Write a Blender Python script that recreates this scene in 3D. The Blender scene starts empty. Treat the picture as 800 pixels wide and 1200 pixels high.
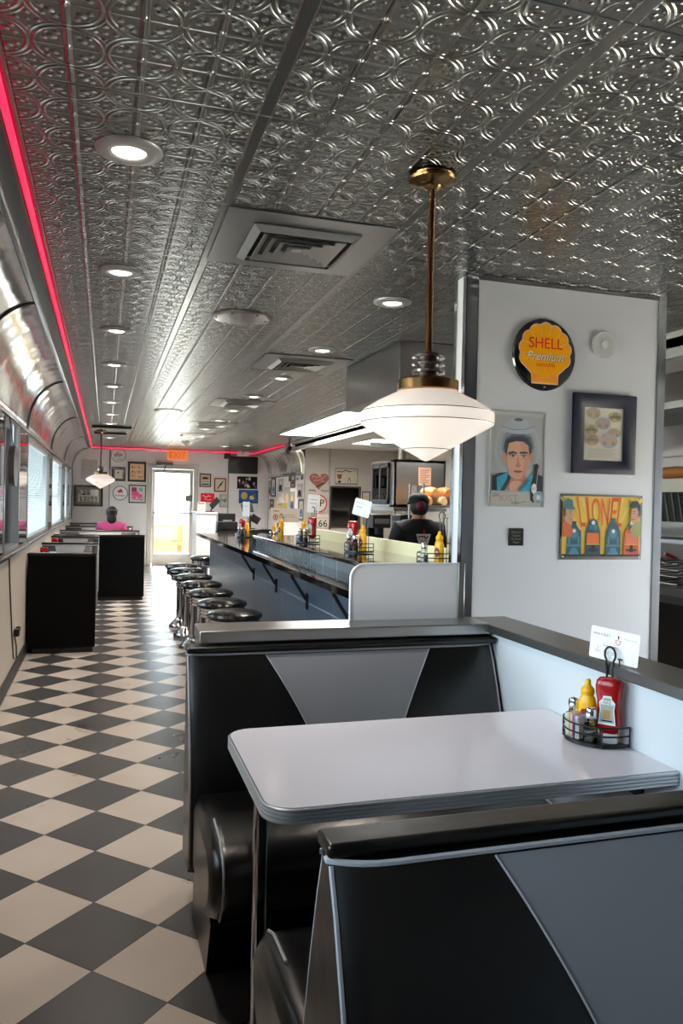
import bpy, bmesh, math, random
from mathutils import Vector, Matrix, Euler
random.seed(7)
SC = bpy.context.scene
COL = SC.collection
PI = math.pi
rad = math.radians

# ---------------------------------------------------------------- camera
def camera():
    ya, pi_, ro = rad(17.0654), rad(-0.7018), rad(1.2506)
    cd = bpy.data.cameras.new('camera'); co = bpy.data.objects.new('camera', cd); COL.objects.link(co)
    f = Vector((math.sin(ya)*math.cos(pi_), math.cos(ya)*math.cos(pi_), math.sin(pi_)))
    r = Vector((math.cos(ya), -math.sin(ya), 0)); u = r.cross(f)
    c, s = math.cos(ro), math.sin(ro)
    r2 = c*r + s*u; u2 = -s*r + c*u
    m = Matrix((r2, u2, -f)).transposed().to_4x4()
    m.translation = Vector((0.01284, -2.51909, 1.48893))
    co.matrix_world = m
    cd.sensor_fit = 'VERTICAL'; cd.sensor_height = 36.0
    cd.lens = 903.86/1200*36.0
    cd.clip_start = 0.02; cd.clip_end = 300
    SC.camera = co
camera()
SC.view_settings.view_transform = 'Standard'
SC.view_settings.look = 'None'
SC.view_settings.gamma = 1.0
SC.view_settings.use_curve_mapping = False
SC.cycles.use_denoising = True
SC.cycles.max_bounces = 8
SC.cycles.diffuse_bounces = 4
SC.cycles.glossy_bounces = 4
SC.cycles.transmission_bounces = 6
SC.cycles.transparent_max_bounces = 12
SC.cycles.sample_clamp_indirect = 6.0
SC.cycles.caustics_reflective = False
SC.cycles.caustics_refractive = False
SC.cycles.blur_glossy = 1.0

# ---------------------------------------------------------------- materials
def lin(c):
    if isinstance(c, str):
        c = c.lstrip('#'); c = [int(c[i:i+2], 16)/255 for i in (0, 2, 4)]
    return tuple(((v/12.92) if v <= .04045 else ((v+.055)/1.055)**2.4) for v in c[:3]) + (1.0,)

MATS = {}
def mat(name, color='#808080', rough=.5, metal=0.0, emit=None, es=0.0, spec=.5, coat=0.0, noise=None, trans=0.0, alpha=None, bump=None, aniso=0):
    """plain principled material; noise=(scale, amount) mottles the colour, bump=(scale, distance) ripples it"""
    if name in MATS: return MATS[name]
    m = bpy.data.materials.new(name); m.use_nodes = True
    nt = m.node_tree; b = nt.nodes['Principled BSDF']
    c = lin(color)
    b.inputs['Base Color'].default_value = c
    b.inputs['Roughness'].default_value = rough
    b.inputs['Metallic'].default_value = metal
    b.inputs['Specular IOR Level'].default_value = spec
    b.inputs['Coat Weight'].default_value = coat
    b.inputs['Coat Roughness'].default_value = .08
    b.inputs['Transmission Weight'].default_value = trans
    if emit:
        b.inputs['Emission Color'].default_value = lin(emit); b.inputs['Emission Strength'].default_value = es
    tc = None
    if noise or bump:
        tc = nt.nodes.new('ShaderNodeTexCoord')
    if noise:
        n = nt.nodes.new('ShaderNodeTexNoise'); n.inputs['Scale'].default_value = noise[0]; n.inputs['Detail'].default_value = 4
        nt.links.new(tc.outputs['Object'], n.inputs['Vector'])
        mx = nt.nodes.new('ShaderNodeMix'); mx.data_type = 'RGBA'
        k = noise[1]
        mx.inputs['A'].default_value = tuple(max(0, v*(1-k)) for v in c[:3])+(1,)
        mx.inputs['B'].default_value = tuple(min(1, v*(1+k)) for v in c[:3])+(1,)
        nt.links.new(n.outputs['Fac'], mx.inputs['Factor']); nt.links.new(mx.outputs['Result'], b.inputs['Base Color'])
    if bump:
        n2 = nt.nodes.new('ShaderNodeTexNoise'); n2.inputs['Scale'].default_value = bump[0]; n2.inputs['Detail'].default_value = 2
        nt.links.new(tc.outputs['Object'], n2.inputs['Vector'])
        bp = nt.nodes.new('ShaderNodeBump'); bp.inputs['Distance'].default_value = bump[1]; bp.inputs['Strength'].default_value = 1
        nt.links.new(n2.outputs['Fac'], bp.inputs['Height']); nt.links.new(bp.outputs['Normal'], b.inputs['Normal'])
    MATS[name] = m
    return m

def glass_mat(name, tint='#ffffff', refl=.08, rough=.0):
    """thin clear sheet: transparent with a Fresnel gloss"""
    if name in MATS: return MATS[name]
    m = bpy.data.materials.new(name); m.use_nodes = True; nt = m.node_tree
    for n in list(nt.nodes): nt.nodes.remove(n)
    o = nt.nodes.new('ShaderNodeOutputMaterial'); t = nt.nodes.new('ShaderNodeBsdfTransparent'); g = nt.nodes.new('ShaderNodeBsdfGlossy')
    t.inputs['Color'].default_value = lin(tint); g.inputs['Roughness'].default_value = rough
    f = nt.nodes.new('ShaderNodeFresnel'); f.inputs['IOR'].default_value = 1.0+refl*5
    mx = nt.nodes.new('ShaderNodeMixShader')
    nt.links.new(f.outputs[0], mx.inputs[0]); nt.links.new(t.outputs[0], mx.inputs[1]); nt.links.new(g.outputs[0], mx.inputs[2]); nt.links.new(mx.outputs[0], o.inputs[0])
    MATS[name] = m
    return m

class X:
    """tiny expression builder on Math nodes"""
    nt = None
    def __init__(s, v): s.v = v
    @staticmethod
    def op(o, *a):
        n = X.nt.nodes.new('ShaderNodeMath'); n.operation = o
        for i, x in enumerate(a):
            if isinstance(x, X): X.nt.links.new(x.v, n.inputs[i])
            else: n.inputs[i].default_value = x
        return X(n.outputs[0])
    def __add__(s, o): return X.op('ADD', s, o)
    __radd__ = __add__
    def __sub__(s, o): return X.op('SUBTRACT', s, o)
    def __rsub__(s, o): return X.op('SUBTRACT', o, s)
    def __mul__(s, o): return X.op('MULTIPLY', s, o)
    __rmul__ = __mul__
    def __truediv__(s, o): return X.op('DIVIDE', s, o)
    def fract(s): return X.op('FRACT', s)
    def floor(s): return X.op('FLOOR', s)
    def abs(s): return X.op('ABSOLUTE', s)
    def min(s, o): return X.op('MINIMUM', s, o)
    def max(s, o): return X.op('MAXIMUM', s, o)
    def sqrt(s): return X.op('SQRT', s)
    def lt(s, o): return X.op('LESS_THAN', s, o)
    def gt(s, o): return X.op('GREATER_THAN', s, o)
    def mod2(s): return (s*0.5).fract()*2.0
    def ridge(s, c, w):          # smooth bump of half-width w round c
        n = X.nt.nodes.new('ShaderNodeMapRange'); n.interpolation_type = 'SMOOTHSTEP'
        d = (s - c).abs() if c else s.abs()
        X.nt.links.new(d.v, n.inputs[0]); n.inputs[1].default_value = 0; n.inputs[2].default_value = w
        n.inputs[3].default_value = 1; n.inputs[4].default_value = 0
        return X(n.outputs[0])

# ---------------------------------------------------------------- mesh builder
class MB:
    def __init__(s): s.v = []; s.f = []; s.mi = []; s.sm = []
    def add(s, vs, fs, mi=0, smooth=False, M=None):
        b = len(s.v)
        for p in vs:
            p = Vector(p)
            s.v.append(M @ p if M else p)
        for f in fs:
            s.f.append([b+i for i in f]); s.mi.append(mi); s.sm.append(smooth)
        return s
    def box(s, x0, x1, y0, y1, z0, z1, mi=0, M=None):
        vs = [(x0,y0,z0),(x1,y0,z0),(x1,y1,z0),(x0,y1,z0),(x0,y0,z1),(x1,y0,z1),(x1,y1,z1),(x0,y1,z1)]
        return s.add(vs, [(0,3,2,1),(4,5,6,7),(0,1,5,4),(1,2,6,5),(2,3,7,6),(3,0,4,7)], mi, False, M)
    def cbox(s, c, d, mi=0, M=None):
        return s.box(c[0]-d[0]/2, c[0]+d[0]/2, c[1]-d[1]/2, c[1]+d[1]/2, c[2]-d[2]/2, c[2]+d[2]/2, mi, M)
    def prism(s, poly, z0, z1, mi=0, M=None, smooth=False, mi_side=None):
        n = len(poly)
        vs = [(p[0],p[1],z0) for p in poly]+[(p[0],p[1],z1) for p in poly]
        s.add(vs, [tuple(range(n))[::-1], tuple(range(n,2*n))], mi, False, M)
        return s.add(vs, [(i,(i+1)%n,n+(i+1)%n,n+i) for i in range(n)], mi if mi_side is None else mi_side, smooth, M)
    def lathe(s, prof, seg=24, mi=0, M=None, smooth=True, cap=True):
        """prof: list of (r, z) bottom to top"""
        vs = []; n = len(prof)
        for r, z in prof:
            for k in range(seg):
                a = 2*PI*k/seg; vs.append((r*math.cos(a), r*math.sin(a), z))
        fs = []
        for i in range(n-1):
            for k in range(seg):
                k2 = (k+1) % seg
                fs.append((i*seg+k, i*seg+k2, (i+1)*seg+k2, (i+1)*seg+k))
        s.add(vs, fs, mi, smooth, M)
        if cap:
            b = len(s.v)-len(vs)
            for i, rev in ((0, True), (n-1, False)):
                if prof[i][0] > 1e-5:
                    ring = [b+i*seg+k for k in range(seg)]
                    s.f.append(ring[::-1] if rev else ring); s.mi.append(mi); s.sm.append(False)
        return s
    def tube(s, pts, r, seg=8, mi=0, closed=False, cap=True, M=None):
        pts = [Vector(p) for p in pts]; n = len(pts)
        vs = []; fs = []
        rs = r if isinstance(r, (list, tuple)) else [r]*n
        up = None
        for i, p in enumerate(pts):
            if closed: t = pts[(i+1) % n]-pts[i-1]
            else: t = pts[min(i+1, n-1)]-pts[max(i-1, 0)]
            t = t.normalized() if t.length > 1e-9 else Vector((0,0,1))
            if up is None:
                up = Vector((0,0,1)) if abs(t.z) < .9 else Vector((1,0,0))
            a = (up - t*up.dot(t))
            a = a.normalized() if a.length > 1e-6 else t.orthogonal().normalized()
            up = a; b = t.cross(a)
            for k in range(seg):
                w = 2*PI*k/seg
                vs.append(p + (a*math.cos(w)+b*math.sin(w))*rs[i])
        for i in range(n if closed else n-1):
            j = (i+1) % n
            for k in range(seg):
                k2 = (k+1) % seg
                fs.append((i*seg+k, i*seg+k2, j*seg+k2, j*seg+k))
        s.add(vs, fs, mi, True, M)
        if cap and not closed:
            b = len(s.v)-len(vs)
            s.f.append([b+k for k in range(seg)][::-1]); s.mi.append(mi); s.sm.append(False)
            s.f.append([b+(n-1)*seg+k for k in range(seg)]); s.mi.append(mi); s.sm.append(False)
        return s
    def sphere(s, c, r, seg=16, rings=10, mi=0, M=None):
        r = (r, r, r) if not isinstance(r, (tuple, list)) else r
        prof = [(max(1e-6, math.sin(PI*i/rings)), -math.cos(PI*i/rings)) for i in range(rings+1)]
        T = Matrix.Translation(c) @ Matrix.Diagonal((r[0], r[1], r[2], 1))
        return s.lathe(prof, seg, mi, (M @ T) if M else T, True, False)
    def grid(s, P, mi=0, smooth=True, M=None):
        """P[i][j] points"""
        n, m = len(P), len(P[0])
        return s.add([p for row in P for p in row], [(i*m+j, i*m+j+1, (i+1)*m+j+1, (i+1)*m+j) for i in range(n-1) for j in range(m-1)], mi, smooth, M)
    def build(s, name, mats, parent=None, bevel=0, bseg=2, sharp=35, subsurf=0, world=True, solid=0):
        me = bpy.data.meshes.new(name)
        off = Vector((0,0,0))
        if parent is not None and world:
            p = parent
            while p is not None: off += p.location; p = p.parent
        me.from_pydata([v-off for v in s.v], [], s.f)
        if not isinstance(mats, (list, tuple)): mats = [mats]
        for m in mats: me.materials.append(m)
        for p, mi, sm in zip(me.polygons, s.mi, s.sm):
            p.material_index = mi; p.use_smooth = sm or bevel > 0
        me.update()
        if sharp: me.set_sharp_from_angle(angle=rad(sharp))
        o = bpy.data.objects.new(name, me); COL.objects.link(o)
        if parent is not None: o.parent = parent
        if solid:
            md = o.modifiers.new('thick', 'SOLIDIFY'); md.thickness = solid; md.offset = -1
        if bevel:
            md = o.modifiers.new('round', 'BEVEL'); md.width = bevel; md.segments = bseg; md.limit_method = 'ANGLE'; md.angle_limit = rad(40)
            md.harden_normals = False
        if subsurf:
            md = o.modifiers.new('smooth', 'SUBSURF'); md.levels = subsurf; md.render_levels = subsurf
        return o

def tag(o, label, cat, group=None, kind=None):
    o['label'] = label; o['category'] = cat
    if group: o['group'] = group
    if kind: o['kind'] = kind
    return o
def thing(name, label, cat, loc=(0,0,0), rz=0, group=None):
    o = bpy.data.objects.new(name, None); COL.objects.link(o)
    o.empty_display_size = .05
    o.location = loc; o.rotation_euler = (0, 0, rz)
    return tag(o, label, cat, group)
def struct(o):
    o['kind'] = 'structure'; return o
def dup(root, loc, rz=0, label=None, group=None, scale=None):
    r = root.copy(); COL.objects.link(r); r.location = loc; r.rotation_euler = (0, 0, rz)
    if scale: r.scale = scale
    if label: r['label'] = label
    if group: r['group'] = group
    for ch in list(root.children):
        c = ch.copy(); COL.objects.link(c); c.parent = r
        for g in list(ch.children):
            d = g.copy(); COL.objects.link(d); d.parent = c
    return r

def rrect(x0, x1, y0, y1, r, seg=5, corners=(1,1,1,1)):
    """rounded rectangle polygon, counter-clockwise from lower left; corners = ll, lr, ur, ul"""
    out = []
    for i, (cx, cy, a0) in enumerate(((x0+r, y0+r, PI), (x1-r, y0+r, 1.5*PI), (x1-r, y1-r, 0), (x0+r, y1-r, .5*PI))):
        if corners[i]:
            for k in range(seg+1):
                a = a0 + .5*PI*k/seg; out.append((cx+r*math.cos(a), cy+r*math.sin(a)))
        else:
            out.append(((x0, y0), (x1, y0), (x1, y1), (x0, y1))[i])
    return out
def ellipse(cx, cy, rx, ry=None, n=28, a0=0, a1=2*PI):
    ry = rx if ry is None else ry
    full = abs(a1-a0-2*PI) < 1e-6
    return [(cx+rx*math.cos(a0+(a1-a0)*k/(n if full else n-1)), cy+ry*math.sin(a0+(a1-a0)*k/(n if full else n-1))) for k in range(n)]

# lettering: built-in font turned into mesh outlines
_TXT = {}
def text_mesh(s, shear=0, space=1.0):
    k = (s, shear, space)
    if k not in _TXT:
        cu = bpy.data.curves.new('lettering', 'FONT'); cu.body = s; cu.size = 1; cu.align_x = 'CENTER'; cu.align_y = 'CENTER'
        cu.shear = shear; cu.space_character = space; cu.resolution_u = 3
        o = bpy.data.objects.new('lettering', cu); COL.objects.link(o)
        bpy.context.view_layer.update()
        me = bpy.data.meshes.new_from_object(o.evaluated_get(bpy.context.evaluated_depsgraph_get()))
        vs = [tuple(v.co) for v in me.vertices]; fs = [tuple(p.vertices) for p in me.polygons]
        bpy.data.objects.remove(o); bpy.data.curves.remove(cu); bpy.data.meshes.remove(me)
        xs = [v[0] for v in vs]; ys = [v[1] for v in vs]
        _TXT[k] = (vs, fs, max(xs)-min(xs), (max(xs)+min(xs))/2, max(ys)-min(ys), (max(ys)+min(ys))/2)
    return _TXT[k]

class Art(MB):
    """flat printed artwork in (u right, v up) metres; every layer sits a hair in front of the last.  Local: u=x, v=z, facing -y."""
    def __init__(s, M=None, step=.00012):
        super().__init__(); s.y = 0; s.mats = []; s.M = M; s.step = step
    def slot(s, m):
        if m not in s.mats: s.mats.append(m)
        b_ = m.node_tree.nodes['Principled BSDF']; b_.inputs['Specular IOR Level'].default_value = .1; b_.inputs['Roughness'].default_value = max(.5, b_.inputs['Roughness'].default_value); b_.inputs['Coat Weight'].default_value = 0
        return s.mats.index(m)
    def poly(s, pts, m, lift=True):
        if lift: s.y -= s.step
        pts = list(pts)
        area = sum(pts[i][0]*pts[(i+1) % len(pts)][1]-pts[(i+1) % len(pts)][0]*pts[i][1] for i in range(len(pts)))
        if area < 0: pts = pts[::-1]
        s.add([(p[0], s.y, p[1]) for p in pts], [tuple(range(len(pts)))], s.slot(m), False, s.M); return s
    def rect(s, x0, x1, y0, y1, m, lift=True): return s.poly([(x0,y0),(x1,y0),(x1,y1),(x0,y1)], m, lift)
    def ell(s, cx, cy, rx, ry, m, lift=True, n=24): return s.poly(ellipse(cx, cy, rx, ry, n), m, lift)
    def line(s, pts, w, m, lift=True):
        if lift: s.y -= s.step
        for (a, b) in zip(pts[:-1], pts[1:]):
            a = Vector(a); b = Vector(b); d = (b-a); L = d.length
            if L < 1e-7: continue
            d /= L; n = Vector((-d.y, d.x))*w/2; e = d*w*.3
            s.poly([tuple(a-n-e), tuple(b-n+e), tuple(b+n+e), tuple(a+n-e)], m, False)
        return s
    def ring(s, cx, cy, r0, r1, m, ry=1.0, n=40):
        s.y -= s.step
        o = ellipse(cx, cy, r1, r1*ry, n); i = ellipse(cx, cy, r0, r0*ry, n)
        for k in range(n):
            s.poly([o[k], o[(k+1) % n], i[(k+1) % n], i[k]], m, False)
        return s
    def text(s, t, cx, cy, h, m, w=None, shear=0, rot=0, persp=0):
        vs, fs, tw, tcx, th, tcy = text_mesh(t, shear)
        s.y -= s.step
        sy = h/th; sx = (w/tw) if w else sy
        c, q = math.cos(rot), math.sin(rot)
        P = []
        for v in vs:
            x, y = (v[0]-tcx)*sx, (v[1]-tcy)*sy
            P.append((cx+x*c-y*q, s.y, cy+x*q+y*c))
        s.add(P, fs, s.slot(m), False, s.M); return s
    def scribble(s, cx, cy, w, h, m, n=8, seed=0, lw=None):
        rr = random.Random(seed); pts = []
        for k in range(n): pts.append((cx-w/2+w*k/(n-1), cy+(rr.random()-.5)*h))
        return s.line(pts, lw or h*.12, m)
    def finish(s, name, parent=None, world=False, back=None):
        return s.build(name, s.mats, parent, world=world, sharp=None)

# everyday materials
CHROME = mat('chrome', '#d8d8dc', .08, 1.0)
STEEL = mat('brushed steel', '#a9a8a4', .28, 1.0)
STEEL_D = mat('dull steel', '#7d7c79', .38, 1.0)
BLACKP = mat('black plastic', '#0c0c0d', .35)
BLACKM = mat('black painted metal', '#0a0a0b', .4)
VINYL = mat('black vinyl', '#050506', .30, spec=.55, bump=(9, .003))
VINYLG = mat('grey vinyl', '#8b8b8f', .42, bump=(9, .002))
PIPING = mat('pale piping', '#a8a8ac', .4)
WHITEP = mat('white plastic', '#e6e5e2', .35)
WALLW = mat('white wall laminate', '#e6e4e4', .30, noise=(1.2, .03))
CREAM = mat('cream wall panel', '#c9bfb2', .45, noise=(1.5, .04))
PAPER = mat('white paper', '#eeeeea', .6)
PRINTBLK = mat('black print', '#151517', .6)
PRINTGRY = mat('grey print', '#85857f', .6)
PRINTRED = mat('red print', '#c2282c', .55)
YELLOW = mat('mustard yellow', '#f0b400', .35)
REDK = mat('ketchup red', '#a01014', .22)
CLEAR = glass_mat('clear glass', '#f4f8f8', .1)
PINK_NEON = mat('pink neon', '#ff2050', .5, emit='#ff2450', es=1.05)
# ================================================================= materials of the room
def floor_material():
    m = bpy.data.materials.new('checkered floor tile'); m.use_nodes = True; nt = m.node_tree; X.nt = nt
    b = nt.nodes['Principled BSDF']
    tc = nt.nodes.new('ShaderNodeTexCoord'); sp = nt.nodes.new('ShaderNodeSeparateXYZ'); nt.links.new(tc.outputs['Object'], sp.inputs[0])
    D = .4311
    u = (X(sp.outputs[0])+X(sp.outputs[1]))/D; v = (X(sp.outputs[0])-X(sp.outputs[1]))/D
    par = (u.floor()+v.floor()+1000.0).mod2()
    fu = u.fract(); fv = v.fract()
    edge = fu.min(1.0-fu).min(fv.min(1.0-fv))
    gr = edge.lt(.006)
    n = nt.nodes.new('ShaderNodeTexNoise'); n.inputs['Scale'].default_value = 3.2; n.inputs['Detail'].default_value = 5
    nt.links.new(tc.outputs['Object'], n.inputs['Vector'])
    def mix(a, bb, f):
        x = nt.nodes.new('ShaderNodeMix'); x.data_type = 'RGBA'
        for s, val in (('A', a), ('B', bb)):
            if isinstance(val, tuple): x.inputs[s].default_value = val
            else: nt.links.new(val, x.inputs[s])
        nt.links.new(f, x.inputs['Factor']); return x.outputs['Result']
    light = mix(lin('#b3a9a1'), lin('#cbc2ba'), n.outputs['Fac'])
    dark = mix(lin('#37383b'), lin('#4b4b4d'), n.outputs['Fac'])
    c = mix(light, dark, par.v)
    c = mix(c, lin('#26211e'), gr.v)
    nt.links.new(c, b.inputs['Base Color'])
    rn = nt.nodes.new('ShaderNodeMapRange'); nt.links.new(n.outputs['Fac'], rn.inputs[0]); rn.inputs[3].default_value = .22; rn.inputs[4].default_value = .38
    nt.links.new(rn.outputs[0], b.inputs['Roughness'])
    bp = nt.nodes.new('ShaderNodeBump'); bp.inputs['Distance'].default_value = .0015; bp.inputs['Strength'].default_value = .6
    nt.links.new(edge.min(.02).v, bp.inputs['Height'])
    n3 = nt.nodes.new('ShaderNodeBump'); n3.inputs['Distance'].default_value = .002; n3.inputs['Strength'].default_value = .5
    nt.links.new(n.outputs['Fac'], n3.inputs['Height']); nt.links.new(bp.outputs[0], n3.inputs['Normal'])
    nt.links.new(n3.outputs[0], b.inputs['Normal'])
    return m

def tin_material():
    m = bpy.data.materials.new('pressed tin'); m.use_nodes = True; nt = m.node_tree; X.nt = nt
    b = nt.nodes['Principled BSDF']
    tc = nt.nodes.new('ShaderNodeTexCoord'); sp = nt.nodes.new('ShaderNodeSeparateXYZ'); nt.links.new(tc.outputs['Object'], sp.inputs[0])
    M_ = .704
    px = (X(sp.outputs[0])-.435+70.4)/M_; py = (X(sp.outputs[1])+.303+70.4)/M_
    pu = px.fract(); pv = py.fract()
    u = (px*4.0).fract(); v = (py*4.0).fract()
    fu = u.min(1.0-u); fv = v.min(1.0-v)
    bead = fu.ridge(0, .07)*.75
    cross = fv.ridge(0, .035)*.22
    knot = (fu*fu+fv*fv).sqrt().ridge(0, .075)*1.0
    r = (fu*fu+fv*fv).sqrt()
    arc = r.ridge(.46, .035)+r.ridge(.54, .03)*.8
    cu = u-.5; cv = v-.5
    rc = (cu*cu+cv*cv).sqrt()
    blob = lambda a, c, w: ((fu-a)*(fu-a)+(fv-c)*(fv-c)).sqrt().ridge(0, w)
    fleur = blob(.5, .34, .06)+blob(.36, .5, .06)+blob(.5, .5, .05)+blob(.2, .2, .085)+blob(.31, .14, .06)+blob(.14, .31, .06)+blob(.29, .29, .05)
    h = bead+cross+knot+arc*.55+fleur*.6
    # plain flat rail along the panel joints
    eu = pu.min(1.0-pu); ev = pv.min(1.0-pv)
    rail = eu.lt(.027); groove = ev.ridge(0, .007)
    railx = ev.lt(.012)
    h = h*(1.0-rail)*(1.0-railx)+rail*.5+railx*.2-groove*.5-eu.ridge(.028, .006)*.6
    bp = nt.nodes.new('ShaderNodeBump'); bp.inputs['Distance'].default_value = .009; bp.inputs['Strength'].default_value = 1
    nt.links.new(h.v, bp.inputs['Height']); nt.links.new(bp.outputs[0], b.inputs['Normal'])
    n = nt.nodes.new('ShaderNodeTexNoise'); n.inputs['Scale'].default_value = 2.3; nt.links.new(tc.outputs['Object'], n.inputs['Vector'])
    mx = nt.nodes.new('ShaderNodeMix'); mx.data_type = 'RGBA'; nt.links.new(n.outputs['Fac'], mx.inputs['Factor'])
    mx.inputs['A'].default_value = lin('#6f706d'); mx.inputs['B'].default_value = lin('#80817d')
    nt.links.new(mx.outputs['Result'], b.inputs['Base Color'])
    b.inputs['Metallic'].default_value = 1; b.inputs['Roughness'].default_value = .27
    return m
FLOOR_M = floor_material(); TIN = tin_material()
COVE_M = mat('polished cove metal', '#dad8d4', .14, .68, bump=(1.8, .02))
ALU = mat('satin aluminium', '#b9b9b8', .25, 1.0)
ALU_W = mat('pale door aluminium', '#b7b5b2', .4, .3)
DARKBASE = mat('dark rubber base', '#2b2a29', .5)
KWALL = mat('kitchen wall', '#b3aca2', .5, noise=(1.5, .04))
KCEIL = mat('white ceiling board', '#d8d5cf', .6)
WHITE_TILE = mat('white kitchen tile', '#dcdad5', .25)

YF = 15.2            # far wall
ZC = 2.6             # ceiling
XR = 3.66            # right side wall of the far dining end

struct(MB().box(-.85, 5.8, -5.1, 15.35, -.1, 0).build('floor', FLOOR_M))
c = MB(); c.box(-.36, 3.38, -5, YF, ZC, ZC+.06); c.box(3.38, 4.7, -5, 1.0, ZC, ZC+.06)
struct(c.build('ceiling', TIN))
struct(MB().box(3.38, 5.7, 1.0, 11.5, 2.5, 2.56).build('ceiling_kitchen', KCEIL))

# left wall with its row of windows
WINS = [(-2.5, -.85), (-.55, 2.6), (3.42, 4.42), (5.14, 7.95), (8.6, 11.4), (11.98, 13.3), (13.85, 14.7)]
WZ0, WZ1 = 1.06, 2.06
w = MB()
w.box(-.80, -.68, -5, YF, 0, WZ0); w.box(-.80, -.68, -5, YF, WZ1, 2.75)
ed = [-5]+[y for ww in WINS for y in ww]+[YF]
for a, b_ in zip(ed[0::2], ed[1::2]): w.box(-.80, -.68, a, b_, WZ0, WZ1)
struct(w.build('wall_left', CREAM))
struct(MB().box(-.68, -.664, -5, YF, 0, .115).build('baseboard_left', DARKBASE, bevel=.004))
# stainless piers between the windows, sill and head rails
p = MB()
for a, b_ in zip(ed[0::2], ed[1::2]):
    p.box(-.68, -.672, a+.03 if a > -5 else a, b_-.03 if b_ < YF else b_, WZ0-.0, WZ1)
struct(p.build('trim_1', mat('mirror steel', '#b9b6b4', .07, 1.0)))
t = MB(); t.box(-.68, -.645, -5, YF, WZ0-.035, WZ0-.005); t.box(-.68, -.655, -5, YF, WZ1+.005, WZ1+.03)
struct(t.build('trim_2', ALU, bevel=.004))
FRM = mat('window frame aluminium', '#a9a9aa', .3, .9)
BLIND = bpy.data.materials.new('blind slat'); BLIND.use_nodes = True
_nt = BLIND.node_tree; _b = _nt.nodes['Principled BSDF']; _b.inputs['Base Color'].default_value = lin('#dfe6ea'); _b.inputs['Roughness'].default_value = .5
_tr = _nt.nodes.new('ShaderNodeBsdfTranslucent'); _tr.inputs['Color'].default_value = lin('#e6eef2')
_mx = _nt.nodes.new('ShaderNodeMixShader'); _mx.inputs[0].default_value = .45
_nt.links.new(_b.outputs[0], _mx.inputs[1]); _nt.links.new(_tr.outputs[0], _mx.inputs[2]); _nt.links.new(_mx.outputs[0], _nt.nodes['Material Output'].inputs['Surface'])
BL_LABEL = {3: 'pale venetian blind in the wide window right behind the nearest booths on the left', 4: 'pale venetian blind in the second wide window along the left wall',
            5: 'pale venetian blind in the narrow window before the far left corner', 6: 'pale venetian blind in the last window beside the far wall'}
for i, (a, b_) in enumerate(WINS):
    f = MB()
    for (y0, y1, z0, z1) in ((a, a+.035, WZ0, WZ1), (b_-.035, b_, WZ0, WZ1), (a, b_, WZ0, WZ0+.035), (a, b_, WZ1-.035, WZ1)):
        f.box(-.735, -.668, y0, y1, z0, z1)
    root = bpy.data.objects.new('window_%d' % (i+1), None); COL.objects.link(root); root.location = (-.7, (a+b_)/2, WZ0); root['kind'] = 'structure'
    f.build('frame', FRM, root, bevel=.004)
    MB().box(-.728, -.722, a+.03, b_-.03, WZ0+.03, WZ1-.03).build('pane', CLEAR, root)
    if i in BL_LABEL:
        t = thing('window_blind', BL_LABEL[i], 'blind', (-.70, (a+b_)/2, WZ0+.03), 0, 'venetian blinds')
        s = MB(); n = 44
        R_ = Matrix.Rotation(rad(38), 4, 'Y')
        for k in range(n):
            s.cbox((0, 0, 0), (.022, b_-a-.09, .0012), 0, Matrix.Translation((-.70, (a+b_)/2, WZ0+.06+(WZ1-WZ0-.13)*k/(n-1))) @ R_)
        s.build('slats', BLIND, t, sharp=None)
        h = MB(); h.box(-.715, -.685, a+.04, b_-.04, WZ1-.065, WZ1-.035); h.build('head_rail', WHITEP, t)

# far wall with the door
DX0, DX1, DZ = .98, 1.97, 2.2
w = MB(); w.box(-.8, DX0, YF, YF+.12, 0, 2.75); w.box(DX1, 3.8, YF, YF+.12, 0, 2.75); w.box(DX0, DX1, YF, YF+.12, DZ, 2.75)
struct(w.build('wall_far', WALLW))
struct(MB().box(XR, XR+.12, 11.6, YF, 0, 2.75).build('wall_right', WALLW))
# kitchen back wall with a pass-through hatch
HX0, HX1, HZ0, HZ1 = 4.10, 4.64, 1.0, 1.77
w = MB(); w.box(3.60, HX0, 11.5, 11.62, 0, 2.7); w.box(HX1, 5.7, 11.5, 11.62, 0, 2.7); w.box(HX0, HX1, 11.5, 11.62, HZ1, 2.7); w.box(HX0, HX1, 11.5, 11.62, 0, HZ0)
struct(w.build('wall_kitchen_back', KWALL))
struct(MB().box(5.6, 5.72, 1.0, 11.62, 0, 2.7).build('wall_kitchen_right', KWALL))
struct(MB().box(3.45, 5.72, .9, 1.0, 0, 2.7).build('wall_kitchen_front', KWALL))
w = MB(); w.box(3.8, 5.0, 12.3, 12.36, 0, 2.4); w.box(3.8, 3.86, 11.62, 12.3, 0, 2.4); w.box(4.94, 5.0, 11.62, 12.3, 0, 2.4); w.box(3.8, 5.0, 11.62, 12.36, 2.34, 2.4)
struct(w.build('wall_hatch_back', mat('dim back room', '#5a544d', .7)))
# behind the camera
w = MB(); w.box(-.8, 4.7, -5.1, -5, 0, 2.75)
struct(w.build('wall_back', WALLW))
FILL_OPENING = (-1.15, .74, .25, 1.7)  # unseen opening added to throw daylight on the poster wall
w = MB(); w.box(4.6, 4.7, -5, .9, 0, FILL_OPENING[2]); w.box(4.6, 4.7, -5, .9, FILL_OPENING[3], 2.75); w.box(4.6, 4.7, -5, FILL_OPENING[0], FILL_OPENING[2], FILL_OPENING[3]); w.box(4.6, 4.7, FILL_OPENING[1], .9, FILL_OPENING[2], FILL_OPENING[3])
struct(w.build('wall_right_near', WALLW))

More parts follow.
